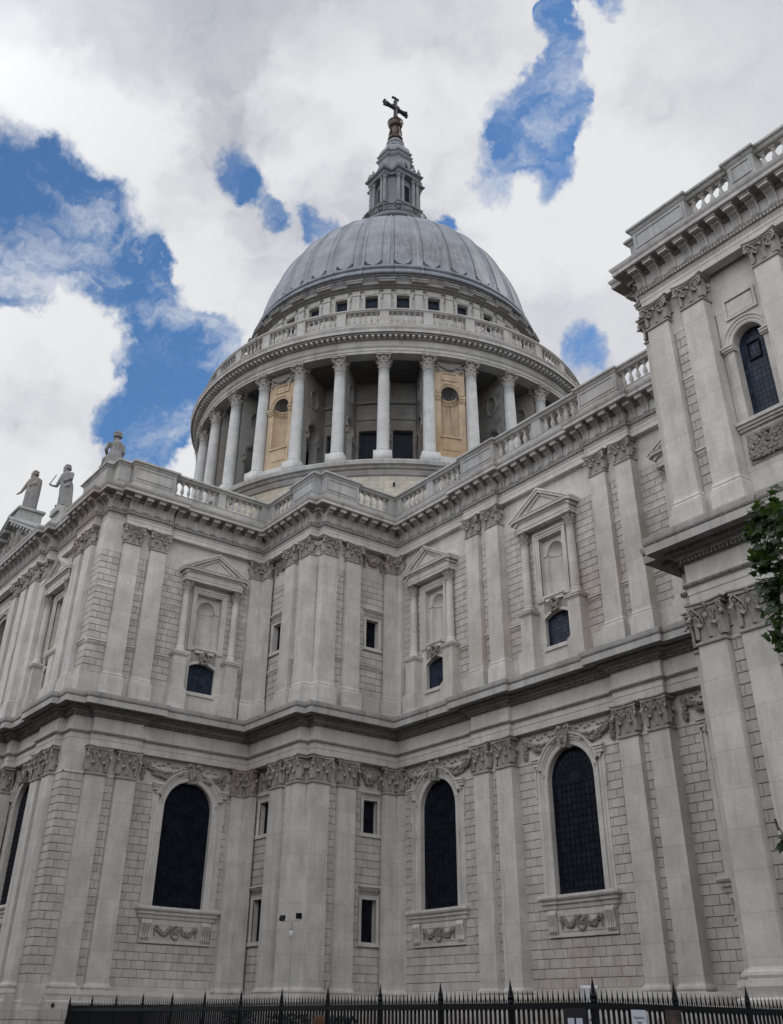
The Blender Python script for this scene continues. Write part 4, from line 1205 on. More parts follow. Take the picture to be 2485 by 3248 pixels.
pier(par, FQ['nv'], 7.38, 10.4); pier(par, FQ['nv'], 17.5, 20.3)
pier(par, FQ['tt'], 28.35, 31.2, d=.9); pier(par, FQ['tt'], 33.45, 34.65); pier(par, FQ['te'], 0, 7.77)
runs = [('tw2', -13.85, -10.55), ('tw2', -10.0, -7.2), ('bn', -5.3, -2.6), ('bw2', -3.6, -.95), ('nv2', .95, 3.75), ('nv2', 4.35, 7.38), ('nv2', 10.4, 13.6), ('nv2', 14.3, 17.5),
        ('nv2', 20.3, 23.7), ('nv2', 24.3, 27.75), ('tt2', 31.2, 33.45), ('tt2', 34.65, 38.0)]
for a, b, k in ((-10.55, -10.0, 'tw2'), (-7.2, -6.62, 'tw2'), (-5.95, -5.3, 'bn'), (-.95, -.38, 'bw2'), (.38, .95, 'nv2'), (3.75, 4.35, 'nv2'), (13.6, 14.3, 'nv2'), (23.7, 24.3, 'nv2'), (38.0, 46.0, 'tt2')):
    pier(par, FQ[k], a, b, d=.5)
par_o = par.build('balustrade', 'grey', CATH)
nb = 0
BALO = bal_m.build('baluster', 'cornice', None)
for p_ in BALO.data.polygons: p_.use_smooth = abs(p_.normal.z) < .9 and len(p_.vertices) == 4 and p_.area < .02
BALP = Proto(BALO)
for k, a, b in runs:
    n = int(round((b - a) / .50))
    for i in range(n):
        BALP.at(FQ[k], a + (i + .5) * (b - a) / n, Z1, n=-.24, parent=par_o); nb += 1

# ---- unseen flat slabs added behind the parapets to block light from above
mb = MB()
mb.box(-39, -6.6, -17.4, 40, 29.0, 29.9); mb.box(-60, 46, .4, 33, 28.9, 29.8); mb.box(-6.5, -.3, -6.0, 1, 28.95, 29.85); mb.box(28.9, 46, -7.4, 1, 28.95, 29.85)
mb.build('light_block', 'light_block', CATH)

# ---- pediment of the transept front
mb = MB()
ax_, hw, zb_, za_ = -22.5, 7.9, 30.0, 33.75
def rk(e, dep0, dep1, t0, t1, tgt):
    for s in (-1, 1):
        a = (ax_ + s * (hw + e), zb_ + t0); b = (ax_, za_ + t0); c_ = (ax_, za_ + t1); d = (ax_ + s * (hw + e), zb_ + t1)
        fr_ = [(q[0], -19.69 + dep0, q[1]) for q in (a, b, c_, d)]; bk = [(q[0], -19.69 + dep1, q[1]) for q in (a, b, c_, d)]
        tgt.poly(fr_)
        for k in range(4): tgt.quad(fr_[k], fr_[(k + 1) % 4], bk[(k + 1) % 4], bk[k])
rk(.15, 0, 2.8, -.16, .02, mb); rk(.0, .08, 2.8, -.40, -.16, mb); rk(-.3, .68, 2.8, -.75, -.40, mb)
for s in (-1, 1):                                                   # modillions up the slope
    for k in range(1, 9):
        t = k / 9; x = ax_ + s * hw * (1 - t); z = zb_ + (za_ - zb_) * t - .62
        mb.box(x - .2, x + .2, -19.58, -19.0, z, z + .22)
mb.poly([(ax_ - hw, -18.86, 29.9), (ax_ + hw, -18.86, 29.9), (ax_, -18.86, za_ - .3)])
pedi = mb.build('pediment', 'grey', CATH)
mb = MB(); rnd = random.Random(5)
for q in range(150):
    x = rnd.uniform(-4.2, 4.2); hmax = 2.3 * (1 - abs(x) / 5.2)
    put_blob(mb, ax_ + x, -18.95, 30.3 + rnd.uniform(0, hmax), rnd.uniform(.14, .30), (1, .7, 1.1))
own(mb.build('carving', 'carved'), pedi)
for bx in (((-24.4, -22.2, -19.1, -17.3, 33.0, 34.45), (-24.6, -22.0, -19.25, -17.15, 34.45, 34.62)), ((-15.6, -12.6, -18.7, -17.2, 30.0, 31.0), (-14.9, -13.4, -18.9, -17.5, 31.0, 31.45)), ((-9.6, -7.4, -17.95, -16.6, Z3, 32.62),)):
    mb = MB()
    for q in bx: mb.box(*q)
    mb.build('pedestal', 'grey', CATH)

# ------------------------------------------------------------------ drum, dome and lantern
def circ(r, n=256): return [(DX + r * cos(-2 * pi * i / n), DY + r * sin(-2 * pi * i / n)) for i in range(n)]
def ring(name, mat, prof, n=256, extra=None, emat=None):
    mb = MB(); mb.lathe(prof, n, DX, DY, cap=False)
    return build2([(mb, mat), (extra, emat)], name, CATH) if extra else mb.build(name, mat, CATH)
PHI = -0.69      # bearing of the column nearest the camera
NB = 32; DA = 2 * pi / NB
ring('podium', 'podium', [(19.85, 28.5), (19.85, 38.6)], 128)
ring('podium', 'grey', [(19.85, 38.55), (20.0, 38.60), (20.15, 38.85), (20.15, 38.98), (20.35, 39.02), (20.45, 39.2), (20.68, 39.25), (20.72, 39.55), (20.66, 39.66), (19.0, 39.75), (14.5, 39.8)], 192)
mb = MB(); mb.box(-.09, .09, -.03, .1, 37.55, 37.95)
SL = Proto(mb.build('slot', 'iron', CATH))
for k in range(-6, 6):
    a = PHI + (k + .3) * 2 * pi / 40; SL.place((DX + 19.84 * cos(a), DY + 19.84 * sin(a), 0), a + pi / 2)
# inner drum wall with windows
mb = MB(); Rw = 15.3
for k in range(NB):
    for (h0, h1, zlo, zhi) in ((-.5, -.29, 39.8, 45.45), (.29, .5, 39.8, 45.45), (-.5, .5, 45.45, 50.5)):
        n = 5
        a0, a1 = PHI + (k + .5 + h0) * DA, PHI + (k + .5 + h1) * DA
        mb.grid([[(DX + Rw * cos(a0 + (a1 - a0) * j / n), DY + Rw * sin(a0 + (a1 - a0) * j / n), z) for j in range(n + 1)] for z in (zlo, zhi)])
    for h in (-.29, .29):
        a = PHI + (k + .5 + h) * DA
        mb.quad((DX + Rw * cos(a), DY + Rw * sin(a), 39.8), (DX + (Rw - .5) * cos(a), DY + (Rw - .5) * sin(a), 39.8), (DX + (Rw - .5) * cos(a), DY + (Rw - .5) * sin(a), 45.45), (DX + Rw * cos(a), DY + Rw * sin(a), 45.45))
    a0, a1 = PHI + (k + .21) * DA, PHI + (k + .79) * DA
    mb.quad(*[(DX + r * cos(a), DY + r * sin(a), 45.45) for r, a in ((Rw, a0), (Rw, a1), (Rw - .5, a1), (Rw - .5, a0))])
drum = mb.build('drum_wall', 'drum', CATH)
ring('string_course', 'drum', [(15.3, 46.45), (15.42, 46.5), (15.42, 46.7), (15.3, 46.75)], 192)
ring('string_course', 'drum', [(15.3, 48.08), (15.55, 48.12), (15.6, 48.3), (15.3, 48.36)], 192)
wm = MB(); wm.quad((-1.0, 0, 39.8), (1.0, 0, 39.8), (1.0, 0, 45.5), (-1.0, 0, 45.5))
WD = Proto(wm.build('window', 'glass_drum', CATH))
for k in range(-7, 8):
    a = PHI + (k + .5) * DA
    WD.place((DX + 14.85 * cos(a), DY + 14.85 * sin(a), 0), a + pi / 2)
# peristyle: columns, radial walls, solid bays with niches
CP = column(50.38 - 40.72, .53, 1.32, 'column', 'column', 20, 'carved', plinth=.95)
own(CP, CATH); CPP = Proto(CP)
Rc = 19.43
rad = MB()
def radial_wall():
    """wall between the drum and a column: an arch below, a round recess above; local x = outward"""
    mb = MB(); x0, x1 = 15.2, 18.95; c = 17.35; t = .38
    hole = arch_outline(c, 1.7, 39.9, 44.6, 14)
    ocu = [(c + .62 * cos(2 * pi * i / 16), 48.1 + .85 * sin(2 * pi * i / 16)) for i in range(16)]
    outer = [Vector((x0, 39.8, 0)), Vector((x1, 39.8, 0)), Vector((x1, 50.45, 0)), Vector((x0, 50.45, 0))]
    polys = [outer, [Vector((a, b, 0)) for a, b in hole], [Vector((a, b, 0)) for a, b in ocu]]
    flat = [p for q in polys for p in q]
    tri = tessellate_polygon(polys)
    for y in (-t, t):
        i = len(mb.v); mb.v += [(p.x, y, p.y) for p in flat]
        for q in tri: mb.f.append(tuple(i + k for k in q))
        i = len(mb.v); mb.v += [(a, y * .5, b) for a, b in ocu]; mb.f.append(tuple(range(i, i + 16)))
    for h in (hole,):
        for j in range(len(h) - 1):
            a, b = h[j], h[j + 1]; mb.quad((a[0], -t, a[1]), (b[0], -t, b[1]), (b[0], t, b[1]), (a[0], t, a[1]))
    for s in (-1, 1):
        for j in range(16):
            a, b = ocu[j], ocu[(j + 1) % 16]; mb.quad((a[0], s * t, a[1]), (b[0], s * t, b[1]), (b[0], s * t * .5, b[1]), (a[0], s * t * .5, a[1]))
        # archivolt, imposts, oculus rim
        for r0, r1, d in ((.85, 1.0, .07), (1.0, 1.12, .11)):
            mb.grid([[(c + r * cos(pi * j / 14), s * (t + dd), 44.6 + r * sin(pi * j / 14)) for j in range(15)] for r, dd in ((r0, 0), (r0, d), (r1, d), (r1, 0))])
        rows = [[(c + r * .62 * cos(2 * pi * j / 16), s * (t + dd), 48.1 + r * .85 * sin(2 * pi * j / 16)) for j in range(16)] for r, dd in ((1.0, 0), (1.0, .08), (1.22, .08), (1.22, 0))]
        mb.grid(rows, close_u=True)
        for xx in (c - 1.12, c + .82): mb.box(xx, xx + .3, min(s * t, s * (t + .16)), max(s * t, s * (t + .16)), 44.3, 44.62)
    mb.quad((x1, -t, 39.8), (x1, t, 39.8), (x1, t, 50.45), (x1, -t, 50.45))
    return mb
rw = radial_wall()
bc = MB()
for s_ in (-1, 1):
    for xx in (16.35, 18.35):
        for q in range(14): put_blob(bc, xx + random.uniform(-.16, .16), s_ * (.42 + random.uniform(0, .12)), 43.95 + random.uniform(-.28, .28), .09)
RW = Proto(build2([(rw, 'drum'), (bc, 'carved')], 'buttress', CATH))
def niche_bay():
    """solid bay between two columns; local x tangential, -y outward, z absolute, y=0 at radius 19.1"""
    mb = MB(); hw = 1.36
    nw, nb_, ns = 1.60, 42.9, 47.0
    outer = [Vector((-hw, 39.8, 0)), Vector((hw, 39.8, 0)), Vector((hw, 50.42, 0)), Vector((-hw, 50.42, 0))]
    h = arch_outline(0, nw, nb_, ns, 16)
    polys = [outer, [Vector((a, b, 0)) for a, b in h]]; flat = [p for q in polys for p in q]; i = len(mb.v)
    mb.v += [(p.x, 0, p.y) for p in flat]
    for t in tessellate_polygon(polys): mb.f.append(tuple(i + k for k in t))
    r = nw / 2
    mb.grid([[(r * cos(pi * j / 14), r * 1.15 * sin(pi * j / 14), z) for j in range(15)] for z in (nb_, ns)])
    mb.poly([(r * cos(pi * j / 14), r * 1.15 * sin(pi * j / 14), nb_) for j in range(15)])
    f2 = MB()
    # panel above, apron below, impost mould following the curve
    for x0, x1, z0, z1 in ((-.72, .72, 49.12, 49.22), (-.72, .72, 48.42, 48.52), (-.72, -.62, 48.52, 49.12), (.62, .72, 48.52, 49.12)): mb.box(x0, x1, -.08, 0, z0, z1)
    mb.box(-.85, .85, -.14, 0, 42.72, 42.88); mb.box(-.7, .7, -.05, 0, 41.6, 42.72)
    for z0, z1, d in ((46.35, 46.5, .08), (46.5, 46.68, .14), (46.68, 46.86, .22)):
        mb.box(-hw, -r, -d, 0, z0, z1); mb.box(r, hw, -d, 0, z0, z1)
        mb.grid([[((r - dd) * cos(pi * j / 14), (r - dd) * 1.15 * sin(pi * j / 14), z) for j in range(15)] for dd, z in ((0, z0), (d * .8, z0), (d * .8, z1), (0, z1))])
    for r0, r1, d in ((.0, .14, .06), (.14, .24, .10), (.24, .38, .15)):
        n = 16; mb.grid([[((r + rr) * cos(pi * j / n), -dd, ns + (r + rr) * sin(pi * j / n)) for j in range(n + 1)] for rr, dd in ((r0, 0), (r0, d), (r1, d), (r1, 0))])
    o = mb.build('niche', 'niche', CATH)
    s_ = MB()                                                      # scallop shell of the niche head
    rows = []
    for k in range(0, 9):
        e = pi / 2 * k / 8
        rows.append([((r * (1 - .10 * abs(sin(5.5 * pi * j / 44 * 1.0 * 2)))) * cos(pi * j / 44) * cos(e), (r * (1 - .10 * abs(sin(11 * pi * j / 44)))) * 1.15 * sin(pi * j / 44) * cos(e), ns + r * sin(e)) for j in range(45)])
    s_.grid(rows)
    own(s_.build('shell', 'grime_shade'), o)
    c_ = MB(); rnd = random.Random(8)                              # carved festoon under the entablature
    c_.box(-1.2, 1.2, -.05, 0, 49.35, 50.3)
    for q in range(60):
        t = q / 59; x = (t - .5) * 2.1
        put_blob(c_, x, -.12 - rnd.uniform(0, .1), 50.05 - .45 * sin(pi * t) + rnd.uniform(-.1, .1), rnd.uniform(.07, .13))
    for s in (-1, 1):
        for q in range(10): put_blob(c_, s * (1.0 + rnd.uniform(-.1, .1)), -.14, 50.1 - q * .09, .10)
    own(c_.build('carving', 'carved'), o)
    b_ = MB(); b_.box(-1.5, 1.5, -.45, .3, 39.75, 40.7); own(b_.build('base', 'column'), o)
    return Proto(o)
NBAY = niche_bay()
for k in range(-10, 11):
    a = PHI + k * DA
    CPP.place((DX + Rc * cos(a), DY + Rc * sin(a), 40.72), a, CATH)
for k in range(-8, 9):
    a = PHI + k * DA
    RW.place((DX, DY, 0), a, CATH)
for k in range(-13, 12):
    if k % 4 == 1:                                                 # column 7-8 is a solid bay, and every fourth
        a = PHI + (k + .5) * DA; r = 19.18
        NBAY.place((DX + r * cos(a), DY + r * sin(a), 0), a + pi / 2)
# entablature of the peristyle
ring('ceiling', 'grime_shade', [(15.2, 50.40), (18.9, 50.40)], 128)  # dark ceiling colour stands in for the shade behind the columns, besides soot
ring('entablature', 'entab', [(18.9, 50.45), (18.9, 50.38), (19.98, 50.38), (19.98, 50.62), (20.03, 50.64), (20.03, 50.92), (20.10, 50.98), (20.16, 51.08), (19.98, 51.1), (19.98, 51.74)], 256)
mb = MB()
for k in range(256):
    a = 2 * pi * k / 256; F = (DX + 20.1 * cos(a), DY + 20.1 * sin(a), -sin(a), cos(a))
    mb.fbox(F, -.10, .10, -.02, .44, 51.80, 51.98)
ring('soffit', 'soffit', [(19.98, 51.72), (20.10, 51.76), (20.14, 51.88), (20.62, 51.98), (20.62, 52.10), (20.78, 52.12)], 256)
ring('cornice', 'cornice', [(20.77, 52.11), (20.78, 52.12), (20.78, 52.36), (20.76, 52.38), (20.86, 52.56), (20.88, 52.64), (20.6, 52.7), (14, 52.85)], 256, mb, 'column')
# stone gallery
ring('balustrade', 'attic', [(19.85, 52.7), (19.85, 53.55), (19.88, 53.58), (19.88, 53.66), (19.3, 53.66)], 192)
ring('balustrade', 'attic', [(19.3, 54.98), (19.80, 54.98), (19.86, 55.02), (19.9, 55.1), (19.96, 55.12), (19.96, 55.26), (19.9, 55.3), (19.25, 55.3), (19.25, 54.98)], 192)
bb = MB(); mb = MB(); mb.box(-.42, .42, 0, .5, 53.6, 55.0); PI_ = Proto(mb.build('pier', 'attic', CATH))
for k in range(-10, 11):
    a = PHI + k * DA; PI_.place((DX + 19.84 * cos(a), DY + 19.84 * sin(a), 0), a + pi / 2)
    for j in range(6):
        b = a + (j + .5 + .78) * DA / 7.56
        bb.merge(bal_m, lambda p: (DX + 19.58 * cos(b) + p[0], DY + 19.58 * sin(b) + p[1], 53.64 + p[2] * 1.24))
o = bb.build('baluster', 'attic', CATH); o['kind'] = 'stuff'
# attic: pilasters, square windows, broken cornice
Ra = 15.2
mb = MB()
for k in range(NB):
    for (h0, h1, zlo, zhi) in ((-.5, -.22, 52.8, 60.4), (.22, .5, 52.8, 60.4), (-.22, .22, 52.8, 58.3), (-.5, .5, 60.4, 61.3)):
        n = 4; a0, a1 = PHI + (k + .5 + h0) * DA, PHI + (k + .5 + h1) * DA
        mb.grid([[(DX + Ra * cos(a0 + (a1 - a0) * j / n), DY + Ra * sin(a0 + (a1 - a0) * j / n), z) for j in range(n + 1)] for z in (zlo, zhi)])
mb.build('attic_wall', 'attic', CATH)
mb = MB(); mp = MB()
F0 = (0, 0, 1, 0)
def attic_win():
    g_ = MB(); g_.quad((-.8, .4, 58.0), (.8, .4, 58.0), (.8, .4, 60.6), (-.8, .4, 60.6))
    o = g_.build('window', 'glass_drum', CATH)
    f = MB()
    f.box(-.86, -.62, -.09, .4, 58.2, 60.38); f.box(.62, .86, -.09, .4, 58.2, 60.38); f.box(-.86, .86, -.09, .4, 60.38, 60.56)
    for s in (-1, 1):
        f.box(min(s * .86, s * 1.0), max(s * .86, s * 1.0), -.09, 0, 60.1, 60.56)
    f.box(-.70, .70, -.15, 0, 60.56, 61.0); f.box(-.4, .4, -.17, 0, 60.48, 60.56)
    f.box(-.62, .62, -.02, .4, 58.2, 58.35)
    own(f.build('frame', 'attic'), o)
    return Proto(o)
AW = attic_win()
for k in range(-9, 9):
    a = PHI + (k + .5) * DA; AW.place((DX + Ra * cos(a), DY + Ra * sin(a), 0), a + pi / 2)
mb = MB(); mb.box(-.36, .36, -.22, .2, 53.0, 60.45); mb.box(-.42, .42, -.30, .2, 60.45, 60.60); mb.box(-.36, .36, -.24, .2, 60.6, 61.0)
AP = Proto(mb.build('pilaster', 'attic', CATH))
mc = MB(); mc.box(-.55, .55, -.62, .2, 61.28, 61.42); mc.box(-.78, .78, -1.02, .2, 61.42, 61.62); mc.box(-.84, .84, -1.10, .2, 61.62, 61.72)
AC = Proto(mc.build('cornice_block', 'sooty', CATH))
for k in range(-9, 10):
    a = PHI + k * DA; AP.place((DX + Ra * cos(a), DY + Ra * sin(a), 0), a + pi / 2); AC.place((DX + Ra * cos(a), DY + Ra * sin(a), 0), a + pi / 2)
mb = MB()
for k in range(256):
    a = 2 * pi * k / 256
    F = (DX + 15.5 * cos(a), DY + 15.5 * sin(a), -sin(a), cos(a)); mb.fbox(F, -.10, .10, -.02, .12, 61.15, 61.27)
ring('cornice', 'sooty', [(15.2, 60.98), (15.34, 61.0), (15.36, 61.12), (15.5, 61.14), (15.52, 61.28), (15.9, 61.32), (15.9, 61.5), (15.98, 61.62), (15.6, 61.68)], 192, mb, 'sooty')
mb = MB()
for k in range(96):
    a = PHI + (k + .5) * 2 * pi / 96
    F = (DX + 15.62 * cos(a), DY + 15.62 * sin(a), -sin(a), cos(a)); mb.fbox(F, -.30, .30, -.1, .10, 61.72, 62.42)
ring('attic_wall', 'grime_shade', [(15.75, 61.6), (15.62, 61.95), (15.62, 62.5), (15.72, 62.52), (15.5, 62.9)], 192, mb, 'grime_shade')
def roll(R, z, r): return [(R + r * cos(t), z + r * sin(t)) for t in [(-2.2 + 4.4 * i / 8) for i in range(9)]]
LR = MB(); LR.lathe(roll(15.62, 63.0, .20), 192, DX, DY, cap=False); LR.lathe(roll(15.28, 63.95, .22), 192, DX, DY, cap=False)
LR.lathe([(15.7, 63.1), (15.42, 63.3), (15.30, 63.75)], 192, DX, DY, cap=False)
LR.build('lead_roll', 'lead', CATH, smooth=True)
# the dome: lead sheets with ribs and round-ended panels
def dome_r(z):
    t = (z - 60.913) / 18.54
    return 15.08 * max(0.0, 1 - t ** 2.151) ** (1 / 2.151)
mb = MB(); TS = 22; rows = []
zs_ = [63.95 + i * .075 for i in range(26)]
zs_ += [zs_[-1] + (79.25 - zs_[-1]) * (1 - (1 - i / 60) ** 1.8) for i in range(1, 61)]
def rib_h(t, z, wbay):
    """t: -.5..+.5 across a bay measured from the panel centre"""
    x = abs(t); h = 0.0
    pan = .285
    bot = 64.45; rr = pan * wbay
    inside = x < pan
    if inside and z < bot + rr:
        inside = sqrt((x * wbay) ** 2 + (z - bot - rr) ** 2) < rr
    if inside: h = .14
    elif z < bot + rr and x < .31: h = -.10
    if x > .46: h = .26
    elif x > .415: h = .13
    elif .32 < x < .35: h = .16
    elif x >= .31: h = .02
    return h
for i, z in enumerate(zs_):
    R = dome_r(z); r_ = []
    wb = 2 * pi * R / NB
    fade = min(1, (79.3 - z) / .6 + .4)
    for k in range(NB):
        for j in range(TS):
            t = -.5 + j / TS
            a = PHI + (k + .5 + t) * DA
            rr_ = R + rib_h(t, z, wb) * (0.55 + .45 * min(1, wb / 2.2)) * fade
            r_.append((DX + rr_ * cos(a), DY + rr_ * sin(a), z))
    rows.append(r_)
mb.grid(rows, close_u=True)
dome_o = mb.build('dome', 'lead', CATH, smooth=False)

# golden gallery and lantern
ring('gallery', 'lantern', [(3.3, 78.6), (3.3, 81.2), (3.9, 81.45), (4.05, 81.5), (4.15, 81.8), (4.1, 81.86), (2.0, 81.9)], 64)
mb = MB()
tube(mb, [(DX + 4.1 * cos(t * pi / 24), DY + 4.1 * sin(t * pi / 24), 82.92) for t in range(49)], .05, 5)
tube(mb, [(DX + 4.1 * cos(t * pi / 24), DY + 4.1 * sin(t * pi / 24), 82.0) for t in range(49)], .04, 5)
for k in range(120):
    a = 2 * pi * k / 120
    tube(mb, [(DX + 4.1 * cos(a), DY + 4.1 * sin(a), 81.86), (DX + 4.1 * cos(a), DY + 4.1 * sin(a), 82.92)], .035 if k % 10 else .07, 4)
for k in range(12):
    a = PHI + .15 + 2 * pi * k / 12
    for q in range(14):
        b = 2 * pi * q / 14; aa = a + .075 * cos(b); put_blob(mb, DX + 4.1 * cos(aa), DY + 4.1 * sin(aa), 82.46 + .32 * sin(b), .07)
mb.build('railing', 'bronze', CATH)
LA = (DX, DY)
def lplan(L, w, c=1.62):
    """cross plan of the lantern: four porticoes, diagonal faces between; clockwise seen from above gives outward normals"""
    q = [(w, -L), (w, -c), (c, -w), (L, -w)]
    # going anticlockwise around from the -Y portico towards +X
    P = []
    for k in range(4):
        a = k * pi / 2
        for x, y in ((-w, -L), (w, -L), (w * 1.02, -c * 1.02), (c * 1.02, -w * 1.02)):
            P.append((DX + x * cos(a) - y * sin(a), DY + x * sin(a) + y * cos(a)))
    return P
def lsweep(mb, L, w, prof, c=None):
    P = lplan(L, w, c if c else L * .62)
    sweep(mb, P, prof, closed=True)
mb = MB()
lsweep(mb, 2.9, 1.72, [(.0, 81.9), (.0, 83.7), (.06, 83.75), (.06, 84.0), (.18, 84.08), (.24, 84.28), (.22, 84.32), (-.8, 84.36)], 2.05)
for k in range(4):                                                  # little gables over each portico foot
    a = k * pi / 2
    def rot(x, y, z): return (DX + x * cos(a) - y * sin(a), DY + x * sin(a) + y * cos(a), z)
    for s in (-1, 1):
        mb.quad(rot(s * 1.3, -3.14, 83.0), rot(s * 1.3, -3.14, 83.2), rot(0, -3.14, 83.7), rot(0, -3.14, 83.5))
lan = mb.build('lantern', 'lantern', CATH)
core = MB()
Pc = lplan(2.1, 1.25, 1.9)
sweep(core, Pc, [(0, 84.3), (0, 89.2)], closed=True)
for k in range(4):
    a = k * pi / 2
    def rot(x, y, z): return (DX + x * cos(a) - y * sin(a), DY + x * sin(a) + y * cos(a), z)
    def rbox(x0, x1, y0, y1, z0, z1):
        v = [rot(x, y, z) for z in (z0, z1) for y in (y0, y1) for x in (x0, x1)]
        core.add(v, [(0, 2, 3, 1), (4, 5, 7, 6), (0, 1, 5, 4), (1, 3, 7, 5), (3, 2, 6, 7), (2, 0, 4, 6)])
    rbox(-.72, -.55, -2.18, -2.1, 84.4, 88.0); rbox(.55, .72, -2.18, -2.1, 84.4, 88.0); rbox(-.72, .72, -2.2, -2.1, 88.0, 88.2)
own(core.build('wall', 'lantern'), lan)
lw = MB()
for k in range(4):
    a = k * pi / 2
    lw.quad(*[(DX + x * cos(a) - y * sin(a), DY + x * sin(a) + y * cos(a), z) for x, y, z in ((-.55, -2.115, 84.4), (.55, -2.115, 84.4), (.55, -2.115, 88.0), (-.55, -2.115, 88.0))])
own(lw.build('window', 'glass_up'), lan)
LC = column(89.17 - 84.36, .235, .62, 'column', 'lantern', 12, 'lantern', leafs=6, split=False)
first = True
for k in range(4):
    a = k * pi / 2
    for s in (-1, 1):
        for off in (1.42, .82):
            x, y = s * off, -2.6
            loc = (DX + x * cos(a) - y * sin(a), DY + x * sin(a) + y * cos(a), 84.36)
            if first: LC.parent = lan; LC.location = loc; first = False
            else:
                c_ = LC.copy(); COL.objects.link(c_); c_.parent = lan; c_.location = loc
mb = MB()
lsweep(mb, 2.86, 1.64, [(-1.2, 89.17), (0, 89.17), (0, 89.36), (.03, 89.38), (.0, 89.5), (.0, 89.55), (.12, 89.6), (.32, 89.66), (.34, 89.78), (.38, 89.82), (-1.2, 89.95)], 2.0)
lsweep(mb, 1.85, .98, [(.12, 89.9), (.0, 90.1), (.0, 93.0), (.05, 93.1), (.20, 93.25), (.28, 93.42), (.30, 93.48), (0, 93.5), (.0, 94.0), (.16, 94.1), (.20, 94.24), (.2, 94.28), (-.3, 94.35)], 1.55)
for k in range(4):                                                  # oculus in each face of the upper stage
    a = k * pi / 2
    for r0, r1, d in ((.50, .62, .10),):
        n = 20
        rows = [[(DX + (r * cos(2 * pi * j / n)) * cos(a) + (1.85 + dd) * sin(a), DY + (r * cos(2 * pi * j / n)) * sin(a) - (1.85 + dd) * cos(a), 91.6 + r * 1.25 * sin(2 * pi * j / n)) for j in range(n)] for r, dd in ((r0, -.0), (r0, d), (r1, d), (r1, 0))]
        mb.grid(rows, close_u=True)
own(mb.build('entablature', 'lantern'), lan)
mb = MB()
for k in range(4):
    a = k * pi / 2; n = 20
    mb.poly([(DX + (.5 * cos(2 * pi * j / n)) * cos(a) + 1.87 * sin(a), DY + (.5 * cos(2 * pi * j / n)) * sin(a) - 1.87 * cos(a), 91.6 + .62 * sin(2 * pi * j / n)) for j in range(n)])
own(mb.build('opening', 'iron'), lan)
# urns
um = MB(); um.lathe([(.22, 0), (.22, .1), (.10, .2), (.26, .45), (.30, .62), (.22, .74), (.10, .80), (.12, .95), (.14, 1.1), (.05, 1.3), (.02, 1.4)], 10)
uo = um.build('urn', 'lantern', lan, smooth=True); firstu = True
for k in range(4):
    a = k * pi / 2
    for s in (-1, 1):
        for x, y in ((s * 1.55, -2.75), (s * .8, -2.75)):
            loc = (DX + x * cos(a) - y * sin(a), DY + x * sin(a) + y * cos(a), 89.92)
            if firstu: uo.location = loc; firstu = False
            else:
                c_ = uo.copy(); COL.objects.link(c_); c_.parent = lan; c_.location = loc
# lead cap of the lantern
mb = MB()
rows = []
for z, s in ((94.33, 1.0), (94.9, .97), (95.4, .88), (95.8, .72), (96.0, .60)):
    P = lplan(1.85 * s, .98 * s, 1.55 * s); rows.append([(x, y, z) for x, y in P])
mb.grid(rows, close_u=True); mb.poly(rows[-1])
mb.lathe([(1.1, 95.9), (1.28, 96.0), (1.30, 96.2), (1.12, 96.4), (1.0, 96.7), (1.12, 96.8), (1.15, 97.0), (.85, 97.4), (.78, 97.6)], 24, DX, DY)
own(mb.build('cap', 'lead', smooth=False), lan)
mb = MB()
mb.lathe([(.78, 97.55), (.98, 97.7), (1.0, 97.9), (.86, 98.1), (.62, 98.3), (.66, 98.5), (.70, 98.9), (.64, 99.5), (.55, 99.8), (.62, 99.9), (.5, 100.0)], 24, DX, DY)
for k in range(8):
    a = 2 * pi * k / 8
    tube(mb, [(DX + .78 * cos(a), DY + .78 * sin(a), 98.3), (DX + .82 * cos(a), DY + .82 * sin(a), 98.8), (DX + .70 * cos(a), DY + .70 * sin(a), 99.6)], .09, 5)
own(mb.build('neck', 'gold', smooth=True), lan)
mb = MB(); BZ = 100.72
mb.lathe([(max(.01, .97 * cos(t)), BZ + .97 * sin(t)) for t in [(-pi / 2 + pi * i / 18) for i in range(19)]], 28, DX, DY)
mb.lathe([(.97, BZ + .18), (1.03, BZ + .22), (1.03, BZ + .34), (.93, BZ + .36)], 28, DX, DY, cap=False)
own(mb.build('ball', 'gold', smooth=True), lan)
mb = MB(); CZ = 103.75
def arm(p0, p1, w0, w1):
    tube(mb, [p0, tuple((Vector(p0) * .4 + Vector(p1) * .6)), p1], [w0, (w0 + w1) * .42, w1], 6)
zt_ = BZ + .9
arm((DX, DY, zt_), (DX, DY, CZ), .34, .26); arm((DX, DY, CZ), (DX, DY, CZ + 1.45), .28, .30)
arm((DX, DY, CZ), (DX, DY - 1.6, CZ), .28, .38); arm((DX, DY, CZ), (DX, DY + 1.6, CZ), .28, .38)
for dx, dz, s in ((0, 1.8, 0), (-1.75, 0, 1), (1.75, 0, 2)):
    for t in (-1, 0, 1):
        if dz: put_blob(mb, DX, DY + t * .38, CZ + dz + (.12 if t else .22), .2)
        else: put_blob(mb, DX, DY + dx * (1.02 if t else 1.08), CZ + t * .40, .2)
for k in range(10): put_blob(mb, DX + random.uniform(-.4, .4), DY + random.uniform(-.4, .4), zt_ + random.uniform(0, .35), .2)
for k in range(8): put_blob(mb, DX, DY + random.choice((-1, 1)) * random.uniform(.3, .6), CZ + random.choice((-1, 1)) * random.uniform(.25, .55), .17)
own(mb.build('cross', 'bronze'), lan)

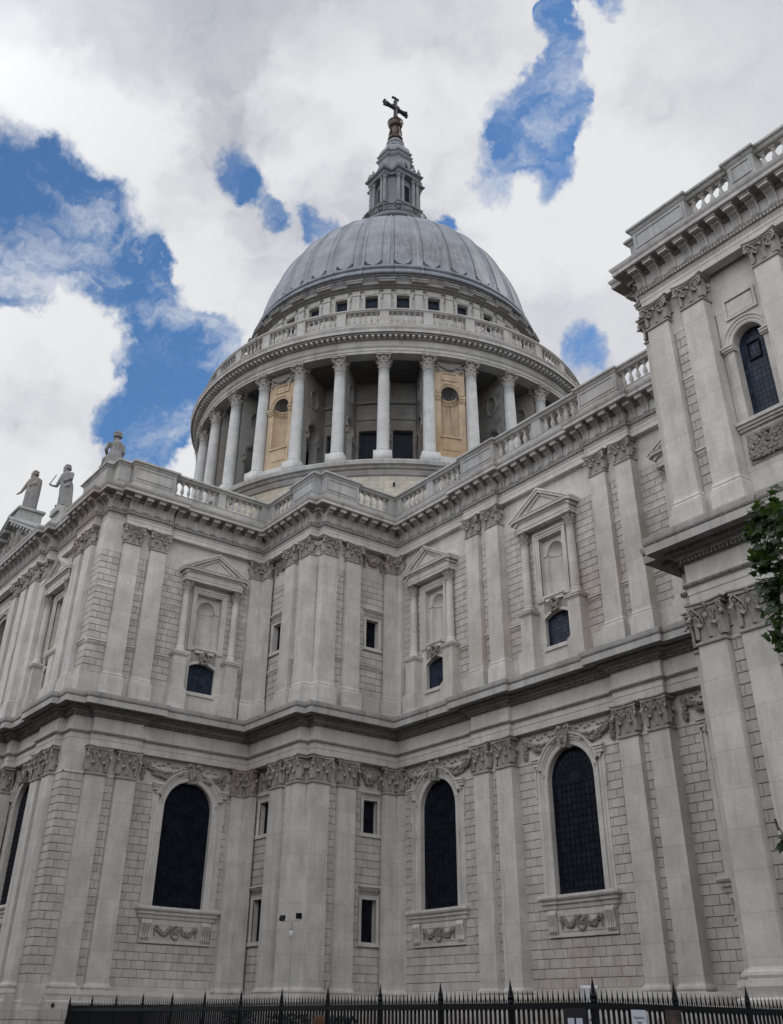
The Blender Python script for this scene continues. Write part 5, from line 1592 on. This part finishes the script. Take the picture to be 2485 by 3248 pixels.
# ------------------------------------------------------------------ statues on the transept front
def remeshed(mb, name, mat, vox, sm=4):
    o = mb.build(name, mat)
    m = o.modifiers.new('r', 'REMESH'); m.mode = 'VOXEL'; m.voxel_size = vox
    s = o.modifiers.new('s', 'SMOOTH'); s.iterations = sm; s.factor = .5
    dg = bpy.context.evaluated_depsgraph_get(); me = bpy.data.meshes.new_from_object(o.evaluated_get(dg))
    o.modifiers.clear(); old = o.data; o.data = me; bpy.data.meshes.remove(old)
    me.polygons.foreach_set('use_smooth', [True] * len(me.polygons))
    return o
def ell_stack(mb, rows, n=20, folds=0, fa=0.0):
    R = []
    for cx, cy, z, rx, ry in rows:
        R.append([(cx + (1 + fa * sin(folds * 2 * pi * j / n + z * .8)) * rx * cos(2 * pi * j / n), cy + (1 + fa * sin(folds * 2 * pi * j / n + z * .8)) * ry * sin(2 * pi * j / n), z) for j in range(n)])
    mb.grid(R, close_u=True); mb.poly(R[0][::-1]); mb.poly(R[-1])
def head(mb, x, y, z, s, face=(0, -1), beard=True, hood=False):
    fx, fy = face; sx, sy = -fy, fx
    def B(f, sd, u, r, sq=(1, 1, 1)):
        v, fc = blob(r, sq, 3, .02); 
        mb.add([(x + fx * f + sx * sd + p[0], y + fy * f + sy * sd + p[1], z + u + p[2]) for p in v], fc)
    ell_stack(mb, [(x + fx * .02 * s, y + fy * .02 * s, z - .16 * s, .055 * s, .06 * s), (x + fx * .03 * s, y + fy * .03 * s, z - .10 * s, .08 * s, .085 * s), (x, y, z, .10 * s, .11 * s), (x, y, z + .08 * s, .095 * s, .105 * s), (x, y, z + .13 * s, .05 * s, .055 * s)], 14)
    B(.115 * s, 0, -.0 * s, .026 * s, (1, 1, 1.6)); B(.10 * s, 0, -.065 * s, .03 * s, (1.2, 1.2, .5))
    for e in (-1, 1):
        B(.095 * s, e * .04 * s, .03 * s, .022 * s); B(0, e * .11 * s, -.01 * s, .025 * s, (1, 1, 1.5))
    for k in range(16):
        a = 2 * pi * k / 16
        if cos(a) < .45: B(cos(a) * .10 * s, sin(a) * .10 * s, .06 * s + .03 * s * (k % 2), .045 * s); B(cos(a) * .11 * s, sin(a) * .11 * s, -.02 * s, .04 * s)
    for k in range(6): B(.02 * s * (k - 3), .04 * s * sin(k * 2), .125 * s, .05 * s)
    if beard:
        for k in range(5): B(.09 * s, 0.02 * s * (k - 2), -.12 * s, .035 * s, (1, 1, 1.5))
        B(.085 * s, 0, -.17 * s, .035 * s, (1, 1, 1.3))
def robed_base(mb, H, lean=0.0, fa=.07):
    """draped standing body about H tall, facing -y; origin at the feet"""
    k = H / 1.8
    rows = [(0, 0, 0, .25, .22), (0, 0, .10, .24, .21), (.01, 0, .35, .225, .19), (.02, 0, .62, .215, .185), (.03, -.01, .85, .22, .18), (.02, 0, 1.0, .205, .165), (0, 0, 1.12, .19, .15),
            (0, .0, 1.25, .21, .16), (0, 0, 1.38, .225, .15), (0, 0, 1.45, .18, .12), (0, 0, 1.50, .08, .08), (0, 0, 1.58, .06, .06)]
    ell_stack(mb, [(x * k + lean * z * k, y * k, z * k, rx * k, ry * k) for x, y, z, rx, ry in rows], 28, 9, fa)
    return k
# cloaked figure on the apex
mb = MB(); k = robed_base(mb, 3.65)
ell_stack(mb, [(.10 * k, .04 * k, z * k, rx * k, .19 * k) for z, rx in ((.12, .20), (.5, .21), (.9, .21), (1.2, .20), (1.42, .17), (1.5, .08))], 22, 5, .06)
head(mb, 0, 0, 1.66 * k, k * 1.0, (-.4, -.9))
tube(mb, [(-.19 * k, -.02 * k, 1.38 * k), (-.27 * k, -.08 * k, 1.12 * k), (-.31 * k, -.16 * k, .90 * k), (-.36 * k, -.22 * k, .84 * k)], [.075 * k, .062 * k, .045 * k, .03 * k], 8)
for q in range(4): tube(mb, [(-.36 * k, -.22 * k + .012 * k * q, .84 * k), (-.42 * k, -.25 * k + .02 * k * q, .80 * k + .01 * q)], .016 * k, 5)
tube(mb, [(.19 * k, 0, 1.38 * k), (.22 * k, -.10 * k, 1.15 * k), (.08 * k, -.20 * k, 1.08 * k)], [.08 * k, .07 * k, .05 * k], 8)
s1 = remeshed(mb, 'statue', 'statue', .035)
s1.location = (-23.3, -18.25, 34.62)
s1.scale = (1.15, 1.15, 1.03); s1.rotation_euler = (0, 0, radians(25))
tag(s1, 'stone statue in a long cloak on the pediment apex, leftmost on the skyline', 'statue', 'statues above the transept front')
# figure raising a book or rod in its right hand
mb = MB(); k = robed_base(mb, 3.5, 0.0, .09)
head(mb, 0, 0, 1.66 * k, k, (-.5, -.85))
tube(mb, [(-.19 * k, 0, 1.36 * k), (-.33 * k, -.06 * k, 1.02 * k), (-.44 * k, -.16 * k, 1.06 * k)], [.075 * k, .058 * k, .04 * k], 8)
tube(mb, [(-.50 * k, -.20 * k, 1.08 * k), (-.18 * k, -.26 * k, 1.34 * k)], .022 * k, 6)
tube(mb, [(-.44 * k, -.16 * k, 1.06 * k), (-.50 * k, -.20 * k, 1.11 * k)], .035 * k, 6)
tube(mb, [(.20 * k, 0, 1.38 * k), (.26 * k, -.08 * k, 1.10 * k), (.06 * k, -.22 * k, 1.0 * k)], [.08 * k, .06 * k, .045 * k], 8)
for q in range(5): tube(mb, [(.26 * k - .05 * q * k, -.08 * k - .02 * k * q, .98 * k - .03 * q * k), (.22 * k - .04 * k * q, -.16 * k, .78 * k)], .04 * k, 6)
for s in (-1, 1): tube(mb, [(s * .08 * k, -.12 * k, .10 * k), (s * .10 * k, -.30 * k, .03 * k)], .05 * k, 6)
s2 = remeshed(mb, 'statue', 'statue', .035)
s2.location = (-14.0, -18.25, 31.45)
s2.scale = (1.15, 1.15, 1.03); s2.rotation_euler = (0, radians(-8), radians(30))
tag(s2, 'bearded stone statue raising a rod, standing between the apex figure and the seated figure', 'statue', 'statues above the transept front')
# seated figure with a beast at its feet, on the corner
mb = MB(); k = 3.7 / 1.8
ell_stack(mb, [(0, 0, 0, .30 * k, .30 * k), (0, 0, .2 * k, .28 * k, .27 * k), (.02 * k, 0, .42 * k, .25 * k, .22 * k), (.03 * k, 0, .55 * k, .20 * k, .17 * k), (.03 * k, 0, .72 * k, .20 * k, .15 * k), (0.02 * k, 0, .88 * k, .225 * k, .145 * k), (0, 0, .96 * k, .15 * k, .1 * k), (0, 0, 1.02 * k, .07 * k, .07 * k), (0, 0, 1.08 * k, .06 * k, .06 * k)], 26, 7, .05)
head(mb, -.01 * k, 0, 1.16 * k, k, (-1, -.1))
tube(mb, [(-.05 * k, -.12 * k, .40 * k), (-.34 * k, -.12 * k, .44 * k), (-.44 * k, -.12 * k, .20 * k), (-.46 * k, -.12 * k, 0)], [.13 * k, .12 * k, .09 * k, .08 * k], 10)
tube(mb, [(-.05 * k, .12 * k, .40 * k), (-.30 * k, .12 * k, .42 * k), (-.36 * k, .12 * k, .2 * k), (-.36 * k, .12 * k, 0)], [.13 * k, .12 * k, .1 * k, .09 * k], 10)
tube(mb, [(-.0 * k, -.19 * k, .88 * k), (-.10 * k, -.25 * k, .66 * k), (-.26 * k, -.14 * k, .58 * k)], [.075 * k, .06 * k, .045 * k], 8)
tube(mb, [(.02 * k, .19 * k, .88 * k), (.10 * k, .22 * k, .62 * k), (-.05 * k, .22 * k, .50 * k)], [.075 * k, .06 * k, .05 * k], 8)
for q in range(26): put_blob(mb, -.5 * k + random.uniform(-.16, .14) * k, random.uniform(-.15, .15) * k, random.uniform(0, .34) * k, .09 * k)
s3 = remeshed(mb, 'statue', 'statue', .035)
s3.location = (-8.7, -17.25, 32.62); s3.scale = (1.1, 1.1, 1.1)
tag(s3, 'seated stone statue with a rough form at its knees on the corner parapet', 'statue', 'statues above the transept front')

# ------------------------------------------------------------------ railing
FEN = empty('railing_fence', 'black cast-iron spiked railing running along the foot of the cathedral', 'railing', (30.2, -17.2, 0))
def rel(p): return (p[0] - 30.2, p[1] + 17.2, p[2])
def spike_prof(r, z0, h): return [(r * .6, z0), (r * 1.5, z0 + h * .10), (r * .8, z0 + h * .18), (r * 1.35, z0 + h * .30), (r * .75, z0 + h * .62), (.003, z0 + h)]
ZR = 2.10
def post_mesh():
    mb = MB()
    mb.lathe([(.10, .25), (.10, .5), (.065, .6), (.06, 1.0), (.085, 1.1), (.06, 1.25), (.05, 1.9), (.07, ZR - .04), (.07, ZR + .06)], 10)
    mb.lathe([(.06, ZR + .06), (.085, ZR + .10), (.05, ZR + .15), (.085, ZR + .21), (.045, ZR + .26), (.050, ZR + .34), (.004, ZR + .60)], 10)
    mb.box(-.13, .13, -.13, .13, 0.0, .28)
    tube(mb, [(0, -.30, .25), (0, -.20, 1.0), (0, -.06, 1.75), (0, -.03, ZR - .1)], .032, 5)
    return mb
PO = Proto(post_mesh().build('post', 'iron', FEN))
pit = 0.185
def panel(name, L):
    mb = MB(); n = int(round(L / pit)); p = L / n
    for i in range(n):
        x = (i + .5) * p
        mb.lathe([(.036, .25), (.036, ZR - .02)], 6, x, 0, cap=False)
        mb.lathe(spike_prof(.022, ZR + .04, .32), 6, x, 0)
        if i < n - 1:
            mb.lathe([(.014, ZR + .04), (.020, ZR + .07), (.002, ZR + .20)], 5, x + p / 2, 0)
            # pointed arch under the rail between two bars
            for s in (-1, 1):
                mb.add([(x + p / 2 + s * p * .5, -.02, ZR - .14), (x + p / 2 + s * p * .5, -.02, ZR), (x + p / 2 + s * .006, -.02, ZR), (x + p / 2 + s * p * .5, .02, ZR - .14), (x + p / 2 + s * p * .5, .02, ZR), (x + p / 2 + s * .006, .02, ZR)],
                       [(0, 1, 2), (3, 5, 4), (0, 2, 5, 3)])
    mb.box(0, L, -.05, .05, ZR - .05, ZR + .08); mb.box(0, L, -.035, .035, .40, .46)
    return mb
PA = Proto(panel('bar_panel', 2.9).build('bar_panel', 'iron', FEN))
PBm = MB(); PBm.box(-.22, 0, -.22, 0, 0, .3)
A0 = (30.2, -17.2); A1 = (-4.7, -16.0)
L_ = sqrt((A1[0] - A0[0]) ** 2 + (A1[1] - A0[1]) ** 2); nA = 12; sx_ = L_ / nA
dirA = ((A1[0] - A0[0]) / L_, (A1[1] - A0[1]) / L_)
for i in range(nA + 1):
    x, y = A0[0] + dirA[0] * sx_ * i, A0[1] + dirA[1] * sx_ * i
    PO.place(rel((x, y, 0)), atan2(dirA[1], dirA[0]) + pi, FEN)
    if i < nA: PA.place(rel((x, y, 0)), atan2(dirA[1], dirA[0]), FEN, scale=(sx_ / 2.9, 1, 1))
for i in range(1, 4):
    y = -17.2 + 2.9 * i
    if i < 3: PO.place(rel((30.2, y, 0)), pi / 2, FEN)
for i in range(3): PA.place(rel((30.2, -17.2 + 2.9 * i, 0)), pi / 2, FEN, scale=((1 if i < 2 else .93), 1, 1))
mb = MB()
mb.fbox((A0[0] - 30.2, A0[1] + 17.2, dirA[0], dirA[1]), 0, L_, -.25, .25, 0, .27); mb.box(-.25, .25, -.25, 8.4, 0, .26)
mb.build('kerb', 'grey', FEN)

# notices hung on the railing
def sheet(name, F, u0, u1, z0, z1, n, mat, t=.02):
    mb = MB(); mb.fbox((0, 0, 1, 0), -(u1 - u0) / 2, (u1 - u0) / 2, 0, t, z0, z1)
    c = pt(F, (u0 + u1) / 2, n, 0); return mb, c
FA = (0, -17.2, 1, 0); FB = (30.2, 0, 0, 1)
bd = empty('notice_board', 'black board with two small white papers fixed to the railing', 'notice board', (29.65, -17.26, 0))
mb = MB(); mb.box(-.36, .36, -.03, 0, 1.1, 2.07); mb.build('board', 'board', bd)
for x in (-.14, .13):
    mb = MB(); mb.box(x - .10, x + .10, -.036, -.03, 1.45, 1.87); mb.build('paper', 'paper', bd)
def plain_text(body, size, loc, rz, parent, mat):
    cu = bpy.data.curves.new('lettering', 'FONT'); cu.body = body; cu.size = size; cu.align_x = 'CENTER'; cu.extrude = .001
    o = bpy.data.objects.new('lettering', cu); COL.objects.link(o)
    dg = bpy.context.evaluated_depsgraph_get(); me = bpy.data.meshes.new_from_object(o.evaluated_get(dg))
    bpy.data.objects.remove(o); n = bpy.data.objects.new('lettering', me); COL.objects.link(n)
    me.materials.clear(); me.materials.append(M[mat]); n.rotation_euler = (pi / 2, 0, rz); n.location = loc; n.parent = parent
    return n
nt = empty('paper_notice', 'white paper notice with a printed heading fixed to the railing, right of the black board', 'notice', (30.28, -15.80, 0), pi / 2)
mb = MB(); mb.box(-.26, .26, -.01, 0, 1.35, 2.06); mb.build('sheet', 'paper', nt)
plain_text('Registered', .085, (0, -.014, 1.88), 0, nt, 'ink')
mb = MB()
mb.box(-.07, .07, -.012, -.0101, 1.78, 1.82)
for q in range(4): mb.box(-.18, .18 - .05 * (q % 2), -.012, -.0101, 1.70 - q * .05, 1.712 - q * .05)
mb.build('lettering', 'ink', nt)
ps = empty('poster', 'dark poster with a faint brown figure on the railing, rightmost of the notices', 'poster', (30.28, -14.55, 0), pi / 2)
mb = MB(); mb.box(-.30, .30, -.015, 0, 1.2, 2.08); mb.build('sheet', 'poster', ps)
mb = MB()
mb.poly([(-.02 + .07 * cos(a), -.018, 1.84 + .10 * sin(a)) for a in [2 * pi * i / 14 for i in range(14)]]); mb.poly([(-.16, -.018, 1.3), (.15, -.018, 1.3), (.11, -.018, 1.66), (.02, -.018, 1.75), (-.06, -.018, 1.75), (-.13, -.018, 1.64)])
mb.build('figure', simple('faded_brown', (.11, .06, .045), .6), ps)

# pale canvas hood behind the railing
cv = MB()
rows = [[(-.25 + .12 * t, -.2, 2.2 + .0 * t), (.22, -.2, 2.2)] for t in (0,)]
ell_stack(cv, [(0, 0, 0.0, .05, .05), (0, 0, 2.0, .05, .05)], 8)
ell_stack(cv, [(0, 0, 1.95, .16, .14), (.02, 0, 2.15, .20, .17), (.04, 0, 2.45, .27, .22), (.05, 0, 2.78, .33, .28), (.05, 0, 2.84, .30, .26)], 12, 4, .10)
o = cv.build('folded_parasol', 'canvas', smooth=False, loc=(23.3, -10.0, 0)); tag(o, 'pale folded canvas sunshade standing behind the railing near the black board', 'parasol')

# dark shrubs in tubs behind the railing
def shrub(x, y, h, r, seed, label):
    rnd = random.Random(seed); e = empty('shrub', label, 'shrub', (x, y, 0), group='dark shrubs behind the railing')
    mb = MB(); mb.lathe([(.28, 0), (.36, .5), (.38, .55), (.30, .56)], 12); mb.build('tub', 'bronze', e)
    mb = MB()
    for q in range(900):
        a = rnd.uniform(0, 2 * pi); t = rnd.random() ** .5; z = .5 + (h - .5) * rnd.random(); rr = r * t * (1 - .35 * ((z - .5) / (h - .5)) ** 2)
        c = Vector((rr * cos(a), rr * sin(a), z)); d1 = Vector((rnd.uniform(-1, 1), rnd.uniform(-1, 1), rnd.uniform(-.6, 1))).normalized() * .09; d2 = d1.orthogonal().normalized() * .035
        mb.quad(tuple(c - d1), tuple(c + d2), tuple(c + d1), tuple(c - d2))
    mb.build('foliage', 'shrub', e)
shrub(6.3, -13.0, 2.15, .95, 1, 'low dark shrub behind the railing, leftmost of the clumps')
shrub(10.6, -13.2, 2.02, 1.2, 2, 'wide dark shrub behind the railing, just left of the floodlight pole')
shrub(13.8, -13.0, 1.95, .9, 3, 'dark shrub behind the railing, right of the floodlight pole')

# ------------------------------------------------------------------ floodlight pole
LP = empty('floodlight_pole', 'slim grey pole with two small floodlights and a camera in front of the corner pilasters', 'floodlight pole', (1.62, -7.62, 0))
mb = MB(); tube(mb, [(0, 0, 0), (-.02, .01, 3.0), (-.12, .03, 5.6)], .022, 8); mb.build('pole', 'steel', LP)
mb = MB(); tube(mb, [(-.12, .03, 5.5), (-.12, .03, 6.0)], .03, 6); tube(mb, [(-.34, -.34, 6.02), (.02, .20, 6.08), (.10, .40, 6.12)], .02, 6); tube(mb, [(.08, .32, 6.1), (.08, .32, 5.55)], .008, 5); mb.build('bracket', 'steel', LP)
for x, y, z, rz, tilt in ((-.37, -.38, 6.14, .4, -.5), (.08, .30, 6.28, .9, .25)):
    mb = MB(); mb.box(-.13, .13, -.05, .05, -.11, .11); mb.box(-.15, .15, -.07, -.05, -.13, .13)
    o = mb.build('floodlight', 'iron', LP, loc=(x, y, z), rz=rz); o.rotation_euler = (tilt, 0, rz)
mb = MB(); mb.lathe([(.10, 0), (.11, .12), (.05, .18)], 10); mb.lathe([(.01, -.12), (.07, -.09), (.10, 0)], 10); mb.build('camera', 'canvas', LP, loc=(-.10, .0, 5.42))

# ------------------------------------------------------------------ person in front of the railing (only the top of the head shows above the frame edge)
PE = MB(); H = 1.0
def person():
    mb = MB()
    ell_stack(mb, [(0, 0, .82, .16, .11), (0, 0, .95, .175, .12), (0, 0, 1.08, .15, .105), (0, 0, 1.25, .19, .12), (0, 0, 1.38, .20, .11), (0, 0, 1.43, .13, .08), (0, 0, 1.47, .055, .055), (0, 0, 1.53, .055, .06)], 20)
    for s in (-1, 1):
        tube(mb, [(s * .09, 0, .86), (s * .095, -.01, .48), (s * .10, .01, .09)], [.095, .062, .042], 10)
        tube(mb, [(s * .10, .04, .05), (s * .11, -.12, .04), (s * .11, -.19, .03)], [.045, .045, .03], 8)
        tube(mb, [(s * .19, 0, 1.38), (s * .235, .01, 1.10), (s * .24, -.06, .86)], [.058, .045, .032], 8)
        tube(mb, [(s * .24, -.06, .87), (s * .24, -.08, .79)], [.036, .042], 8)
        for q in range(4): tube(mb, [(s * .24, -.05 - .022 * q, .80), (s * .235, -.05 - .024 * q, .745), (s * .225, -.045 - .024 * q, .705 + .006 * q)], .0095, 6)
        tube(mb, [(s * .235, -.10, .84), (s * .215, -.125, .79), (s * .205, -.125, .76)], .011, 6)
    ell_stack(mb, [(0, -.01, 1.50, .05, .06), (0, -.02, 1.545, .062, .075), (0, -.01, 1.60, .076, .092), (0, 0, 1.66, .078, .098), (0, 0, 1.71, .06, .075), (0, 0, 1.732, .02, .03)], 20)
    put_blob(mb, 0, -.105, 1.60, .014, (1, 1, 1.7)); put_blob(mb, 0, -.088, 1.555, .016, (1.5, .8, .5))
    for s in (-1, 1): put_blob(mb, s * .03, -.085, 1.625, .010); put_blob(mb, s * .078, 0, 1.60, .017, (.5, 1, 1.6))
    return mb
pr = remeshed(person(), 'person', 'skin', .011, 3)
pr.location = (32.25, -26.2, 0.0); pr.rotation_euler = (0, 0, radians(200))
tag(pr, 'person with short reddish-brown hair, only the top of the head showing at the bottom edge', 'person')
hm = MB(); rnd = random.Random(2)
for q in range(420):
    a = rnd.uniform(0, 2 * pi); e = rnd.uniform(-.15, 1.45)
    if sin(a) < -.35 and e < .5: continue
    r = 1.0; put_blob(hm, .088 * cos(a) * cos(e), .004 + .107 * sin(a) * cos(e), 1.655 + .092 * sin(e), .018, (1, 1, 1.5))
hm.build('hair', 'hair', pr)
cm = MB()
ell_stack(cm, [(0, 0, .78, .20, .145), (0, 0, .95, .195, .14), (0, 0, 1.1, .175, .13), (0, 0, 1.26, .208, .142), (0, 0, 1.385, .215, .13), (0, 0, 1.44, .15, .10), (0, 0, 1.47, .075, .075)], 22, 6, .02)
for s in (-1, 1):
    tube(cm, [(s * .19, 0, 1.38), (s * .24, .01, 1.10), (s * .243, -.05, .90)], [.075, .062, .05], 10)
cm.build('jacket', 'cloth', pr, smooth=True)
tm = MB()
for s in (-1, 1): tube(tm, [(s * .09, 0, .90), (s * .095, -.01, .48), (s * .10, .01, .08)], [.115, .085, .07], 10)
tm.build('trousers', 'cloth', pr, smooth=True)

# ------------------------------------------------------------------ plane tree at the right
TR = empty('plane_tree', 'leafy green plane tree reaching in from the right edge', 'tree', (47.5, -24.0, 0))
T0 = Vector((47.5, -24.0, 0))
mb = MB()
tube(mb, [(0, 0, 0), (.05, .02, 1.5), (-.1, .1, 3.2), (.0, .2, 5.5), (.2, .3, 8.0), (.1, .2, 10.5)], [.42, .34, .30, .25, .18, .08], 12)
mb.build('trunk', 'bark', TR, smooth=True)
mb = MB(); rnd = random.Random(12)
ends = []
def limb(p, d, L, r, depth):
    pts = [p]; q = Vector(p); dd = Vector(d).normalized()
    for i in range(4):
        dd = (dd + Vector((rnd.uniform(-.25, .25), rnd.uniform(-.25, .25), rnd.uniform(-.12, .16)))).normalized(); q = q + dd * L / 4; pts.append(tuple(q))
    tube(mb, pts, [r, r * .85, r * .7, r * .55, r * .4], 6)
    if depth:
        for i in (2, 3, 4):
            for _ in range(2): limb(pts[i], dd + Vector((rnd.uniform(-.9, .9), rnd.uniform(-.9, .9), rnd.uniform(-.5, .6))), L * .58, r * .5, depth - 1)
    else: ends.extend(pts[1:])
for z in (6.2, 7.2, 8.5, 9.8):
    for _ in range(3):
        a = rnd.uniform(0, 2 * pi); limb((0, .2, z), (cos(a) * .8 + .3, sin(a), .45), 2.6 - (z - 3.6) * .15, .11, 1)
# the bough that hangs into the picture
tips = [((41.99, -25.5, 8.07)), ((41.57, -25.51, 7.54)), ((41.59, -25.07, 7.17)), ((41.23, -25.02, 6.68)), ((41.14, -24.61, 6.2))]
mb.build('limbs', 'bark', TR, smooth=True)
def leaf_shape(mb, c, n, u, s):
    """five-lobed leaf, slightly cupped"""
    v = n.cross(u).normalized(); pts = [tuple(c - u * s * .05)]
    prof = [(-.10, .10), (-.28, .34), (.02, .30), (-.02, .50), (.22, .34), (.36, .16), (.62, .0)]
    L_pts = [c + u * s * a + v * s * b - n * s * .10 * abs(b) for a, b in prof]; R_pts = [c + u * s * a - v * s * b - n * s * .10 * abs(b) for a, b in prof[:-1]]
    i = len(mb.v); mb.v += [tuple(c)] + [tuple(p) for p in L_pts] + [tuple(p) for p in R_pts[::-1]]
    k = len(L_pts) + len(R_pts)
    for j in range(1, k): mb.f.append((i, i + j, i + j + 1))
    mb.f.append((i, i + k, i + 1))
lv = MB()
def leaf_clump(c, r, n, s0=.10, s1=.19):
    for _ in range(n):
        d = Vector((rnd.gauss(0, 1), rnd.gauss(0, 1), rnd.gauss(0, 1))); d = d.normalized() * r * rnd.random() ** .45
        nn = (Vector((rnd.uniform(-.7, .7), rnd.uniform(-.9, .3), rnd.uniform(.1, 1)))).normalized(); u = nn.orthogonal().normalized()
        u = (Matrix.Rotation(rnd.uniform(0, 2 * pi), 3, nn) @ u)
        leaf_shape(lv, Vector(c) + d, nn, u, rnd.uniform(s0, s1))
for e in ends: leaf_clump(e, .65, 16)
CAMP = Vector((48.88, -37.27, 1.6))
def along(u, v, dist):
    a = (u - 1242.5 + 47.57) / 3134.6; b = -(v - 1624 + 377.27) / 3134.6
    d = Vector(R_[0]) * a + Vector(R_[1]) * b + Vector(R_[2]); return CAMP + d.normalized() * dist - T0
tw_ = MB()
BOUGH = [(2480, 1625, 16.0, .30, 34), (2455, 1570, 16.0, .12, 7), (2430, 1620, 16.2, .20, 18), (2405, 1590, 16.2, .07, 4), (2400, 1620, 16.1, .14, 9), (2410, 1660, 16.0, .20, 15), (2455, 1680, 15.9, .34, 44), (2372, 1690, 16.1, .11, 8), (2395, 1700, 16.1, .10, 8), (2420, 1730, 16.0, .22, 18),
         (2470, 1760, 15.8, .36, 48), (2400, 1780, 15.9, .13, 8), (2430, 1800, 15.9, .24, 20), (2465, 1850, 15.8, .30, 34), (2425, 1865, 15.9, .15, 9), (2450, 1900, 15.8, .24, 22), (2478, 1960, 15.7, .22, 20), (2465, 2010, 15.8, .16, 10),
         (2480, 2050, 15.7, .12, 7), (2545, 1760, 15.8, .7, 130), (2560, 1930, 15.8, .65, 110), (2530, 2050, 15.6, .3, 30), (2482, 2655, 14.6, .07, 3), (2515, 2690, 14.6, .15, 8)]
for u, v, dist, r, n in BOUGH: leaf_clump(along(u, v, dist), r, n, .14, .25)
tw_path = [along(2620, 1400, 16), along(2560, 1560, 16), along(2500, 1720, 15.9), along(2470, 1880, 15.8), along(2478, 2060, 15.7)]
tube(tw_, [(.1, .2, 9.0)] + [tuple(p) for p in tw_path], [.12, .06, .045, .03, .02, .008], 6)
for a_, b_ in (((2500, 1620), (2390, 1640)), ((2500, 1680), (2380, 1700)), ((2480, 1790), (2395, 1790)), ((2480, 1880), (2420, 1870)), ((2460, 1640), (2400, 1580)), ((2520, 2700), (2462, 2608))):
    d_ = 16 if a_[1] < 2500 else 14.6
    tube(tw_, [tuple(along(*a_, d_)), tuple(along((a_[0] + b_[0]) / 2, (a_[1] + b_[1]) / 2 + 4, d_)), tuple(along(*b_, d_))], .009, 4)
for q in range(6): put_blob(tw_, *along(2470 - q * 2.0, 2630 - q * 6, 14.6), .018)
tw_.build('twigs', 'bark', TR)
lv.build('crown', 'leaf', TR)

# ------------------------------------------------------------------ unseen buildings behind the viewer, added and sized to darken the lower walls
def terrace(x0, x1, y0, y1, h, label, mat):
    e = empty('unseen_street_building', label, 'building', ((x0 + x1) / 2, (y0 + y1) / 2, 0), group='unseen street buildings opposite the cathedral')
    cx, cy = (x0 + x1) / 2, (y0 + y1) / 2
    mb = MB(); mb.box(x0 - cx, x1 - cx, y0 - cy, y1 - cy, 0, h); mb.box(x0 - cx - .3, x1 - cx + .3, y0 - cy - .3, y1 - cy + .3, h, h + .6); mb.build('wall', mat, e)
    # windows on the side towards the cathedral
    mb = MB(); n = int((x1 - x0) / 3)
    for i in range(n):
        for z in range(int(h // 3.6)):
            a = x0 - cx + (i + .5) * (x1 - x0) / n; mb.box(a - .6, a + .6, y1 - cy, y1 - cy + .05, 1.2 + z * 3.6, 3.2 + z * 3.6)
    mb.build('windows', 'glass_drum', e)
terrace(-32, 3, -66, -53, 25, 'unseen brick office building added far along the street to shade the lower walls', 'brickwall')
terrace(5, 34, -66, -53, 28, 'unseen brick office building, left one across the street, added to shade the lower walls', 'brickwall')
terrace(36, 70, -66, -53, 27, 'unseen grey office building behind the viewer, added to shade the lower walls', 'light_block')
print('meshes built, balusters', nb)
